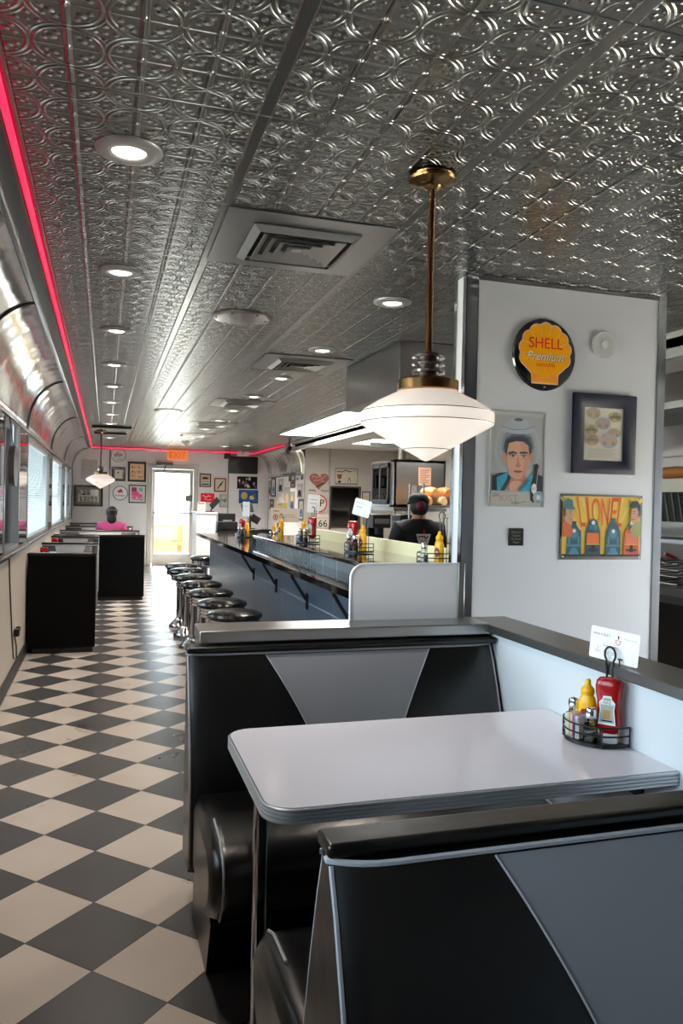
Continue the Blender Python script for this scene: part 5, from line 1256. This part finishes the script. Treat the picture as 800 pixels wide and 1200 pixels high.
# ================================================================= host station by the door
t = thing('host_stand', 'plain white host stand between the door and the counter end', 'host stand', (1.64, 10.7, 0)); b = MB(); b.box(1.48, 1.80, 10.5, 11.1, 0, 1.25); b.build('body', WALLW, t, bevel=.004); b = MB(); b.box(1.46, 1.82, 10.48, 11.12, 1.25, 1.28); b.build('top', WHITEP, t, bevel=.004)
t = thing('cash_counter', 'dark cash counter right of the white host stand', 'counter', (2.2, 10.9, 0)); b = MB(); b.box(1.83, 2.75, 10.55, 11.2, 0, .96); b.build('body', mat('dark laminate', '#1b1a1b', .4), t); b = MB(); b.box(1.825, 2.78, 10.52, 11.22, .96, 1.0); b.build('top', GRAN, t, bevel=.006)
t = thing('cash_register', 'black cash register on the dark cash counter', 'register', (2.0, 10.8, 1.0)); b = MB(); b.box(1.85, 2.19, 10.6, 11.0, 1.0, 1.12); b.build('drawer_base', BLACKP, t, bevel=.008); b = MB(); b.box(1.87, 2.17, 10.72, 10.78, 1.12, 1.26); b.build('display', BLACKP, t, bevel=.008); b = MB(); b.box(1.95, 2.1, 10.64, 10.72, 1.12, 1.15); b.build('key_pad', PRINTGRY, t)
t = thing('tablet_screen', 'thin black tablet tilted on top of the white host stand', 'tablet', (1.72, 10.7, 1.28)); b = MB(); b.box(-.10, .10, -.01, .01, 0, .19, M=Matrix.Translation((1.74, 10.7, 1.36)) @ Matrix.Rotation(rad(42), 4, 'Y') @ Matrix.Rotation(rad(60), 4, 'Z')); b.build('screen', BLACKP, t, bevel=.003); b = MB(); b.box(1.66, 1.80, 10.64, 10.76, 1.281, 1.295); b.tube([(1.74, 10.7, 1.29), (1.78, 10.7, 1.40)], .012, 6); b.build('foot', BLACKP, t)
t = thing('host_papers', 'white paper sheet propped on the host stand', 'paper', (1.56, 10.75, 1.28)); b = MB(); b.box(1.52, 1.66, 10.76, 10.765, 1.281, 1.45); b.build('sheet', PAPER, t); a = Art(T(1.59, 10.7595, 1.37)); a.rect(-.05, .05, .04, .06, PRINTRED)
for k in range(5): a.rect(-.05, .04, .02-.02*k, .026-.02*k, PRINTGRY)
a.finish('print', t, world=True)
t = thing('payment_terminal', 'black payment terminal on a jointed arm at the right end of the cash counter', 'payment terminal', (2.42, 10.7, 1.0)); b = MB(); b.lathe([(.09, 0), (.09, .012), (.02, .02)], 20, 0, Matrix.Translation((2.42, 10.7, 1.0))); b.build('foot', BLACKP, t); b = MB(); b.tube([(2.42, 10.7, 1.01), (2.42, 10.7, 1.22), (2.36, 10.68, 1.32)], .016, 8); b.build('arm', BLACKP, t)
b = MB(); b.cbox((0, 0, 0), (.22, .02, .15), 0, Matrix.Translation((2.36, 10.66, 1.36)) @ RZ(20) @ RX(-25)); b.build('upper_screen', BLACKP, t, bevel=.004); b = MB(); b.cbox((0, 0, 0), (.16, .05, .13), 0, Matrix.Translation((2.50, 10.64, 1.17)) @ RZ(-15) @ RY(30)); b.build('card_reader', BLACKP, t, bevel=.01); b = MB(); b.tube([(2.42, 10.7, 1.14), (2.50, 10.65, 1.17)], .012, 6); b.build('bracket', BLACKP, t)

# ================================================================= right side wall pictures (facing the room)
def side(label, y, z, w, h, fw, fm, art, **k): return picture(label, XR-.001, y, z, w, h, fw, fm, art, rz=-PI/2, group=None, **k)
def a_portrait(s):
    def f(a, w, h):
        rr = random.Random(s); a.rect(-w/2, w/2, -h/2, h/2, (SKETCH, MATTE, PRINTGRY)[s % 3]); a.ell(0, h*.18, w*.2, h*.14, (MATTE, SKETCH, TAN)[s % 3]); a.poly([(-w*.35, -h*.4), (w*.35, -h*.4), (w*.25, 0), (0, h*.08), (-w*.25, 0)], (PRINTBLK, BLUEP, NVY)[s % 3]); a.scribble(0, -h*.3, w*.6, h*.1, (PRINTRED, MATTE, TEAL)[s % 3], 6, s, h*.03)
    return f
SP = [('narrow grey frame closest to the far corner of the picture wall', 15.03, 1.79, .22, .34, .03, GREYF), ('tall dark frame, upper left of the picture wall', 14.62, 1.80, .44, .43, .04, DKF), ('small reddish frame under the tall dark frame on the picture wall', 14.76, 1.41, .40, .24, .04, REDF),
      ('unframed tan figure print in the upper row of the picture wall', 13.89, 1.83, .50, .30, 0, SKETCH), ('unframed bluish print in the middle row of the picture wall', 13.98, 1.46, .55, .26, 0, SKETCH), ('large dark poster with a bright stripe in the centre of the picture wall', 13.27, 1.43, .50, .70, 0, PRINTBLK),
      ('black framed portrait in the upper row of the picture wall', 12.74, 1.92, .36, .31, .05, BLKF), ('small dark print at the top edge of the picture wall, left of its twin', 12.36, 2.08-.12, .24, .11, 0, PRINTBLK), ('small dark print at the top edge of the picture wall, nearest the kitchen', 12.0, 2.07-.1, .2, .11, 0, PRINTBLK),
      ('pale lilac poster in the right part of the picture wall', 12.16, 1.70, .44, .28, 0, SKETCH), ('tall black framed picture with a brown figure at the kitchen end of the picture wall', 12.02, 1.33, .40, .43, .05, BLKF), ('pale print with a brown base in the middle of the picture wall', 12.78, 1.47, .42, .45, 0, MATTE),
      ('tiny black framed card at the top of the picture wall', 13.0, 1.96, .12, .12, .015, BLKF)]
for i, (lab, y, z, w, h, fw, fm) in enumerate(SP): side(lab, y, z, w, h, fw, fm, a_portrait(i))

# ================================================================= kitchen back wall signs
YK = 11.499
HEART = mat('heart brown red', '#8d4a40', .5)
r = thing('heart_sign', 'brownish red heart sign with pale flourishes on the kitchen wall', 'sign', (3.86, YK, 1.90)); hp = []
for k in range(40):
    a_ = 2*PI*k/40; hp.append((.0118*16*math.sin(a_)**3, .0105*(13*math.cos(a_)-5*math.cos(2*a_)-2*math.cos(3*a_)-math.cos(4*a_))))
b = MB(); vprism(b, hp[::-1], -.012, 0); b.build('heart', HEART, r, world=False); a = Art(T(0, -.0125, 0), .0012); PKL = mat('heart pale strokes', '#c79a8c', .5); a.scribble(-.06, .06, .16, .06, PKL, 7, 1, .012); a.scribble(.07, .06, .14, .07, PKL, 7, 2, .012); a.scribble(.0, .0, .20, .06, PKL, 7, 3, .012); a.line([(-.05,-.13),(.0,-.10),(.10,-.05)], .02, PRINTBLK); a.finish('flourishes', r)
r = thing('script_sign', 'black script lettering strip under the heart sign', 'sign', (3.86, YK, 1.70)); a = Art(None, .0012); a.scribble(-.13, .0, .13, .03, PRINTBLK, 7, 5, .014); a.scribble(.12, -.0, .15, .03, PRINTBLK, 8, 6, .012); b = MB(); b.box(-.21, .21, -.0005, 0, -.02, .02); b.build('strip', KWALL, r, world=False); a.y -= .0003; a.finish('script', r)
r = thing('round_crossing_sign', 'round pale sign with a red ring on the kitchen wall', 'sign', (3.855, YK, 1.462)); b = MB(); b.lathe([(.175, 0), (.175, .008)], 40, 0, Matrix.Rotation(PI/2, 4, 'X')); b.build('disc', mat('sign cream disc', '#cfc7b8', .5), r, world=False); a = Art(T(0, -.0085, 0), .0012); a.ring(0, 0, .148, .172, PRINTRED); a.text('C', -.075, .01, .13, PRINTBLK); a.text('P', .075, .01, .13, PRINTBLK); a.finish('print', r)
r = thing('shield_sign', 'route shield sign with black digits below the round red ring', 'sign', (3.95, YK, 1.13)); sp_ = [(-.15,.12),(-.10,.16),(0,.135),(.10,.16),(.15,.12),(.135,.05),(.16,-.03),(.12,-.12),(0,-.17),(-.12,-.12),(-.16,-.03),(-.135,.05)]; b = MB(); vprism(b, sp_, -.008, 0); b.build('plate', mat('sign cream disc'), r, world=False); a = Art(T(0, -.0085, 0), .0012); a.line([(p[0]*.92, p[1]*.92) for p in sp_+[sp_[0]]], .007, PRINTRED); a.line([(-.13,.06),(.13,.06)], .006, PRINTRED); a.text('66', 0, -.04, .13, PRINTBLK); a.finish('print', r)
def a_cream(a, w, h): a.rect(-w/2, w/2, -h/2, h/2, mat('sign beige', '#bdb4a0', .5)); a.scribble(-.05, .10, .28, .035, PRINTBLK, 12, 4, .014); a.scribble(.13, .10, .12, .02, PRINTGRY, 8, 5, .008); a.poly([(-.19,.04),(-.09,.04),(-.10,-.03),(-.14,-.06),(-.18,-.03)], mat('rust print')); a.ell(-.14, -.10, .03, .02, PRINTBLK); a.line([(.02,-.10),(.06,-.02),(.08,-.10)], .01, PRINTBLK); a.line([(.13,-.10),(.16,-.04),(.2,-.10)], .008, PRINTGRY); a.rect(-w/2, w/2, -h/2, -h*.42, PRINTGRY)
picture('beige sign with a dark script heading above the kitchen hatch', 4.40, YK, 1.985, .45, .31, .012, GREYF, a_cream, name='beige_sign', cat='sign')
def a_plain(a, w, h): a.rect(-w/2, w/2, -h/2, h/2, mat('sign beige', '#bdb4a0', .5)); a.rect(-w*.3, w*.3, .02, .03, PRINTGRY)
picture('small dark framed notice right of the kitchen hatch', 4.80, YK, 1.58, .16, .26, .016, DKF, a_plain)
b = MB(); b.box(HX0-.03, HX0, 11.47, 11.63, HZ0-.02, HZ1+.03); b.box(HX1, HX1+.05, 11.47, 11.63, HZ0-.02, HZ1+.03); b.box(HX0, HX1, 11.47, 11.63, HZ1, HZ1+.03); struct(b.build('trim_28', mat('dark hatch frame', '#3a332c', .5)))
b = MB(); b.box(4.05, 4.075, 11.495, 11.5, 1.8, 2.5); struct(b.build('trim_29', GREYF))
t = thing('hatch_rack', 'dim steel rack seen through the kitchen hatch', 'rack', (4.4, 12.0, 0)); 
for z in (1.0, 1.35): b = MB(); b.box(4.15, 4.6, 11.85, 12.15, z, z+.02); b.build('shelf', mat('rust steel', '#6b5b50', .5, .5), t)
for x in (4.17, 4.58): b = MB(); b.tube([(x, 11.87, 0), (x, 11.87, 1.5)], .012, 6); b.build('post', STEEL_D, t)

# ================================================================= left window wall oddments
t = thing('hanging_oval_sign', 'dark rounded sign hanging in the nearest visible left window', 'sign', (-.63, 3.55, 1.84)); b = MB(); P = rrect(-.145, .145, -.14, .14, .125, 8)
b.prism([(p[0], p[1]) for p in P], -.02, .02, 0, Matrix.Translation((-.625, 3.52, 1.70)) @ Matrix.Rotation(PI/2, 4, 'Y')); b.build('board', mat('brown grey board', '#5d5353', .4), t, bevel=.006); b = MB(); b.tube([(-.625, 3.52, 1.83), (-.655, 3.52, 2.06)], .004, 5); b.build('hanging_cord', BLACKP, t)
t = thing('window_curtain', 'pale cloth strip hanging in the nearest visible left window', 'curtain', (-.665, 3.72, 2.05)); b = MB(); b.grid([[Vector((-.650+.012*math.sin(j*1.4), 3.74+.20*j/10, 2.05-.34*i/5)) for j in range(11)] for i in range(6)]); b.build('cloth', mat('pale cloth', '#cdd6df', .7), t, solid=.003)
t = thing('power_cord', 'thin black power cord running down the left wall to an outlet', 'cord', (-.67, 3.8, .4)); b = MB(); b.tube([(-.668, 3.76, 1.05), (-.669, 3.82, .86), (-.669, 3.93, .62), (-.669, 4.05, .36), (-.668, 4.16, .18), (-.667, 4.38, .13), (-.667, 4.36, .24), (-.666, 4.24, .34)], .0055, 6); b.build('cable', BLACKP, t); b = MB(); b.cbox((-.655, 4.26, .37), (.04, .07, .06)); b.build('plug', BLACKP, t, bevel=.008)
t = thing('wall_outlet', 'outlet with a black plug low on the left wall beside the first booth', 'outlet', (-.68, 4.40, .38)); b = MB(); b.box(-.68, -.674, 4.34, 4.42, .32, .44); b.build('plate', WHITEP, t, bevel=.003); b = MB(); b.box(-.674, -.64, 4.37, 4.40, .36, .40); b.build('adapter', BLACKP, t, bevel=.006)
ketchup('ketchup bottle on the first left table by the window', (-.58, 6.05, .761), 0, 'ketchup bottles on the left tables')
ketchup('ketchup bottle on the second left table by the window', (-.58, 7.85, .761), 0, 'ketchup bottles on the left tables')
dinette('narrow white table between the second and third narrow left booths', -.66, -.09, 7.62, 8.16, group=t3, wall_end=-1)
r, a = card('white card standing on the first left table by the window', (-.50, 6.12, .835), RZ(5), .07, .145); a.rect(-.02, .02, .03, .034, PRINTGRY); a.finish('print', r)
# ================================================================= people
def skin(name, J, E, m, parent, sub=2):
    """J: name -> (point, radius x, radius y); E: pairs of names; first joint is the root.  Grown, smoothed and baked to one mesh."""
    ks = list(J); idx = {k: i for i, k in enumerate(ks)}
    me = bpy.data.meshes.new(name); me.from_pydata([Vector(J[k][0]) for k in ks], [(idx[a], idx[b]) for a, b in E], []); o = bpy.data.objects.new(name, me); COL.objects.link(o)
    md = o.modifiers.new('s', 'SKIN'); md.use_smooth_shade = True
    for i, k in enumerate(ks):
        v = me.skin_vertices[0].data[i]; v.radius = (J[k][1], J[k][2] if len(J[k]) > 2 else J[k][1]); v.use_root = (i == 0)
    s = o.modifiers.new('u', 'SUBSURF'); s.levels = sub; s.render_levels = sub
    bpy.context.view_layer.update()
    ev = o.evaluated_get(bpy.context.evaluated_depsgraph_get()); nm = bpy.data.meshes.new_from_object(ev)
    bpy.data.objects.remove(o); bpy.data.meshes.remove(me)
    nm.name = name; nm.materials.clear(); nm.materials.append(m)
    for p in nm.polygons: p.use_smooth = True
    r = bpy.data.objects.new(name, nm); COL.objects.link(r); r.parent = parent
    return r
def hand(J, E, wrist, w, d, side, up, k=1.0, curl=.5):
    """palm and five fingers hung on joint `wrist`; d = direction of the hand, side = thumb side, up = back of the hand"""
    d, side, up = Vector(d).normalized(), Vector(side).normalized(), Vector(up).normalized(); p = Vector(J[wrist][0])
    J[w+'palm'] = (p+d*.055*k, .026*k, .018*k); E.append((wrist, w+'palm'))
    for i, (o, L) in enumerate(((.030, .070), (.010, .078), (-.010, .072), (-.029, .058))):
        b = p+d*.085*k+side*o*k; prev = w+'palm'; q = b
        for j in range(3):
            a = curl*(j+.4)*.5; q = b if j == 0 else q+(d*math.cos(a)-up*math.sin(a))*L*k*.5
            n = '%sf%d%d' % (w, i, j); J[n] = (q, (.0095-.001*j)*k); E.append((prev, n)); prev = n
    b = p+d*.03*k+side*.03*k; prev = w+'palm'
    for j in range(3):
        n = '%st%d' % (w, j); J[n] = (b+(d*.7+side*.7-up*.3*j)*.028*j*k, (.011-.001*j)*k); E.append((prev, n)); prev = n
SKINM = mat('skin', '#b98468', .5); SKINM2 = mat('deeper skin', '#7a5140', .5)
def face(root, c, k, m, fwd):
    """eyes, nose and ears on the far side of the head; fwd = facing (unit, horizontal)"""
    f = Vector(fwd); s = Vector((f.y, -f.x, 0)); c = Vector(c)
    for q in (-1, 1):
        b = MB(); b.sphere(c+f*.086*k+s*.032*k*q+Vector((0, 0, .005)), .012*k, 10, 8); b.build('eye', PAPER, root)
        b = MB(); b.sphere(c+s*.078*k*q+Vector((0, 0, -.005)), (.012*k, .02*k, .03*k), 10, 8); b.build('ear', m, root)
    b = MB(); b.sphere(c+f*.102*k+Vector((0, 0, -.025*k)), .014*k, 10, 8); b.build('nose', m, root)
    b = MB(); b.sphere(c+f*.092*k+Vector((0, 0, -.06*k)), (.022*k, .01*k, .006*k), 10, 6); b.build('mouth', mat('lips', '#8a4a44', .5), root)

# ---- worker at the kitchen side of the counter, seen from behind
wx, wy = 2.88, 4.30
t = thing('person', 'worker in a black cap and black T-shirt seen from behind the counter', 'person', (wx, wy, 0))
O = lambda x, y, z: Vector((wx+x, wy+y, z))
J = {}; E = []
def add(n, p, rx, ry=None, to=None):
    J[n] = (p, rx, ry if ry else rx)
    if to: E.append((to, n))
add('pelvis', O(0,0,.82), .155, .115); add('belly', O(0,.01,.95), .165, .13, 'pelvis'); add('chest', O(0,.0,1.12), .165, .12, 'belly'); add('collar', O(0,-.01,1.26), .10, .075, 'chest')
add('neck', O(0,.0,1.345), .058, .06, 'collar'); add('jaw', O(0,.025,1.40), .062, .075, 'neck'); add('head', O(0,.02,1.475), .076, .092, 'jaw'); add('crown', O(0,.015,1.53), .062, .075, 'head')
for q, n in ((-1, 'l'), (1, 'r')):
    add(n+'sh', O(.185*q,-.0,1.255), .056, .058, 'collar'); add(n+'el', O(.265*q,.05,1.02), .05, .05, n+'sh'); add(n+'fo', O(.235*q,.17,.965), .042, .042, n+'el'); add(n+'wr', O(.19*q,.29,.935), .028, .03, n+'fo')
    hand(J, E, n+'wr', n, (-.35*q, .93, -.1), (-1*q, -.3, .2), (0, .1, 1))
    add(n+'hip', O(.095*q,0,.76), .098, .1, 'pelvis'); add(n+'kn', O(.105*q,.015,.43), .06, .065, n+'hip'); add(n+'an', O(.11*q,-.01,.08), .04, .045, n+'kn'); add(n+'to', O(.12*q,.14,.035), .035, .03, n+'an')
body = skin('body', J, E, SKINM, t)
for v in body.data.vertices: v.co -= Vector((wx, wy, 0))
face(t, O(0, .02, 1.47), 1.0, SKINM, (0, 1, 0))
def wear(name, J2, E2, m):
    o = skin(name, J2, E2, m, t)
    for v in o.data.vertices: v.co -= t.location
    return o
TEE = mat('black cotton', '#0c0c0e', .75); 
S = {'w': (O(0,.005,.86), .178, .14), 'b': (O(0,.01,.97), .188, .15), 'c': (O(0,0,1.13), .188, .138), 'k': (O(0,-.008,1.275), .150, .115), 'n': (O(0,.0,1.345), .088, .088)}
for q, n in ((-1, 'l'), (1, 'r')): S[n+'s'] = (O(.195*q,0,1.262), .092, .094); S[n+'m'] = (O(.235*q,.03,1.12), .073, .073); S[n+'e'] = (O(.262*q,.05,1.035), .068, .068)
shirt = wear('t_shirt', S, [('w','b'),('b','c'),('c','k'),('k','n'),('k','ls'),('ls','lm'),('lm','le'),('k','rs'),('rs','rm'),('rm','re')], TEE)
TR = {'p': (O(0,0,.82), .170, .128), 'w': (O(0,.005,.90), .172, .132)}
for q, n in ((-1, 'l'), (1, 'r')): TR[n+'h'] = (O(.097*q,0,.74), .112, .114); TR[n+'k'] = (O(.106*q,.015,.43), .078, .082); TR[n+'a'] = (O(.11*q,-.01,.10), .065, .068)
wear('trousers', TR, [('p','w'),('p','lh'),('lh','lk'),('lk','la'),('p','rh'),('rh','rk'),('rk','ra')], mat('dark denim', '#1b1f28', .8))
for q in (-1, 1):
    b = MB(); b.sphere(O(.118*q, .06, .04), (.05, .135, .045), 16, 10); b.build('shoe', BLACKP, t)
hr = MB(); hr.sphere(O(0, -.002, 1.47), (.089, .092, .10), 20, 14); hr.build('hair', mat('dark hair', '#1a1314', .6, noise=(60, .4)), t)
hr = MB(); hr.sphere(O(-.012, -.062, 1.475), (.052, .048, .056), 16, 12); hr.build('hair_bun', mat('wine red hair', '#5a1020', .5, noise=(60, .4)), t)
b = MB(); cp = [(.098, 0), (.1, .02), (.096, .05), (.08, .078), (.05, .095), (0, .1)]
b.lathe(cp, 28, 0, Matrix.Translation(O(0, .012, 1.495)) @ Matrix.Diagonal((1, 1.05, 1, 1))); cap = b.build('cap', mat('black cap cloth', '#0e0d0e', .7), t)
b = MB(); b.grid([[O(.085*math.sin(a_), .10+(.02+.075*s_)*math.cos(a_)-.01*s_, 1.50-.012*s_) for a_ in [-1.3+2.6*k/10 for k in range(11)]] for s_ in (0, .5, 1)]); b.build('visor', mat('black cap cloth'), cap, solid=.004)
# printed emblem on the back of the shirt
zs_ = [v.co.y for v in shirt.data.vertices if abs(v.co.x) < .08 and 1.05 < v.co.z < 1.24]
yb_ = min(zs_)
a = Art(T(wx, wy+yb_-.002, 1.155), .0008); a.poly([(-.075,.055),(.075,.055),(.05,-.035),(.0,-.045),(-.05,-.03)], PAPER); a.poly([(-.066,.048),(.066,.048),(.045,-.03),(.0,-.038),(-.045,-.025)], mat('tee print pale', '#e7e0dc', .7))
a.scribble(-.003, .022, .10, .028, PRINTRED, 9, 5, .012); a.scribble(.0, -.012, .05, .012, PRINTGRY, 7, 6, .005); a.ell(.005, .085, .012, .014, PRINTRED); a.rect(-.005, .015, .060, .072, PRINTRED); a.poly([(-.05,-.085),(.05,-.055),(.055,-.07),(.0,-.10),(-.04,-.10)], mat('tee print blue', '#6c7ba0', .7)); a.line([(.04,-.10),(.075,-.07)], .006, PAPER); a.finish('shirt_print', shirt, world=True)
for o in shirt.children: pass

# ---- guest in pink seated in the far booth, seen from behind
gx, gy = .13, 11.13
t = thing('person', 'guest with dark hair in a pink top sitting in the far left booth', 'person', (gx, gy, 0)); t.scale = (1.05, 1.05, 1.05)
O = lambda x, y, z: Vector((gx+x, gy+y, z))
J = {}; E = []
add('pelvis', O(0,.02,.56), .15, .12); add('belly', O(0,.01,.68), .145, .115, 'pelvis'); add('chest', O(0,.01,.82), .145, .11, 'belly'); add('collar', O(0,.0,.94), .10, .075, 'chest'); add('neck', O(0,.01,1.005), .05, .052, 'collar'); add('jaw', O(0,.035,1.06), .06, .07, 'neck'); add('head', O(0,.03,1.135), .074, .09, 'jaw'); add('crown', O(0,.025,1.19), .06, .072, 'head')
for q, n in ((-1, 'l'), (1, 'r')):
    add(n+'sh', O(.165*q,0,.935), .06, .06, 'collar'); add(n+'el', O(.22*q,.10,.73), .045, .045, n+'sh'); add(n+'fo', O(.18*q,.28,.79), .037, .037, n+'el'); add(n+'wr', O(.12*q,.46,.815), .026, .028, n+'fo')
    hand(J, E, n+'wr', n, (-.3*q, .95, -.05), (-1*q, -.3, .1), (0, .1, 1))
    add(n+'hip', O(.10*q,.06,.545), .092, .085, 'pelvis'); add(n+'kn', O(.12*q,.46,.53), .065, .062, n+'hip'); add(n+'an', O(.12*q,.44,.060), .04, .045, n+'kn'); add(n+'to', O(.125*q,.58,.012), .032, .026, n+'an')
body = skin('body', J, E, SKINM2, t)
for v in body.data.vertices: v.co -= t.location
face(t, O(0, .03, 1.13), .97, SKINM2, (0, 1, 0))
S = {'w': (O(0,.02,.60), .165, .135), 'b': (O(0,.01,.70), .162, .13), 'c': (O(0,.01,.83), .162, .125), 'k': (O(0,.0,.955), .125, .098), 'n': (O(0,.008,1.0), .075, .072)}
for q, n in ((-1, 'l'), (1, 'r')): S[n+'s'] = (O(.168*q,0,.935), .08, .08); S[n+'m'] = (O(.20*q,.06,.82), .062, .062); S[n+'e'] = (O(.215*q,.09,.755), .058, .058)
wear('pink_top', S, [('w','b'),('b','c'),('c','k'),('k','n'),('k','ls'),('ls','lm'),('lm','le'),('k','rs'),('rs','rm'),('rm','re')], mat('pink cotton', '#b8407c', .7))
TR = {'p': (O(0,.02,.56), .162, .132)}
for q, n in ((-1, 'l'), (1, 'r')): TR[n+'h'] = (O(.102*q,.08,.548), .102, .095); TR[n+'k'] = (O(.12*q,.46,.53), .078, .075); TR[n+'a'] = (O(.12*q,.44,.095), .058, .06)
wear('trousers', TR, [('p','lh'),('lh','lk'),('lk','la'),('p','rh'),('rh','rk'),('rk','ra')], mat('blue denim', '#2a3550', .8))
for q in (-1, 1): b = MB(); b.sphere(O(.123*q, .50, .016), (.045, .125, .042), 16, 10); b.build('shoe', BLACKP, t)
b = MB(); b.sphere(O(0, .008, 1.15), (.09, .098, .105), 20, 14); b.sphere(O(0, -.045, 1.05), (.075, .05, .10), 16, 12); b.build('hair', mat('black braided hair', '#0e0d10', .75, bump=(60, .01)), t)
b = MB(); b.tube([O(.094*math.cos(a_), .008+.102*math.sin(a_), 1.19) for a_ in [2*PI*k/24 for k in range(24)]], .008, 6, closed=True); b.build('hair_band', mat('grey hair band', '#55565c', .6), t)
t.location.z = .03
# ================================================================= daylight and lamps
W = bpy.data.worlds.new('sky'); SC.world = W; W.use_nodes = True
bg = W.node_tree.nodes['Background']; bg.inputs['Color'].default_value = (.74, .87, 1.0, 1); bg.inputs['Strength'].default_value = 9.0
struct(MB().box(-30, 30, -30, 50, -.2, -.12).build('ground_outside', mat('pale concrete', '#b9b5ac', .8)))
def portal(loc, rot, sx, sy):
    l = bpy.data.lights.new('daylight portal', 'AREA'); l.shape = 'RECTANGLE'; l.size = sx; l.size_y = sy; l.cycles.is_portal = True
    o = bpy.data.objects.new('daylight portal', l); COL.objects.link(o); o.location = loc; o.rotation_euler = rot
for a, b_ in WINS: portal((-.76, (a+b_)/2, (WZ0+WZ1)/2), (0, -PI/2, 0), WZ1-WZ0, b_-a)
portal(((DX0+DX1)/2, YF+.1, DZ/2), (-PI/2, 0, 0), DX1-DX0, DZ)
portal((4.65, (FILL_OPENING[0]+FILL_OPENING[1])/2, (FILL_OPENING[2]+FILL_OPENING[3])/2), (0, PI/2, 0), FILL_OPENING[3]-FILL_OPENING[2], FILL_OPENING[1]-FILL_OPENING[0])
s_ = bpy.data.lights.new('sun', 'SUN'); s_.energy = 420; s_.angle = rad(1.5); s_.color = (1, .95, .86)
o = bpy.data.objects.new('sun', s_); COL.objects.link(o); o.rotation_euler = Vector((-.03, -.87, -.49)).to_track_quat('-Z', 'Y').to_euler()
SC.view_settings.exposure = 0.45
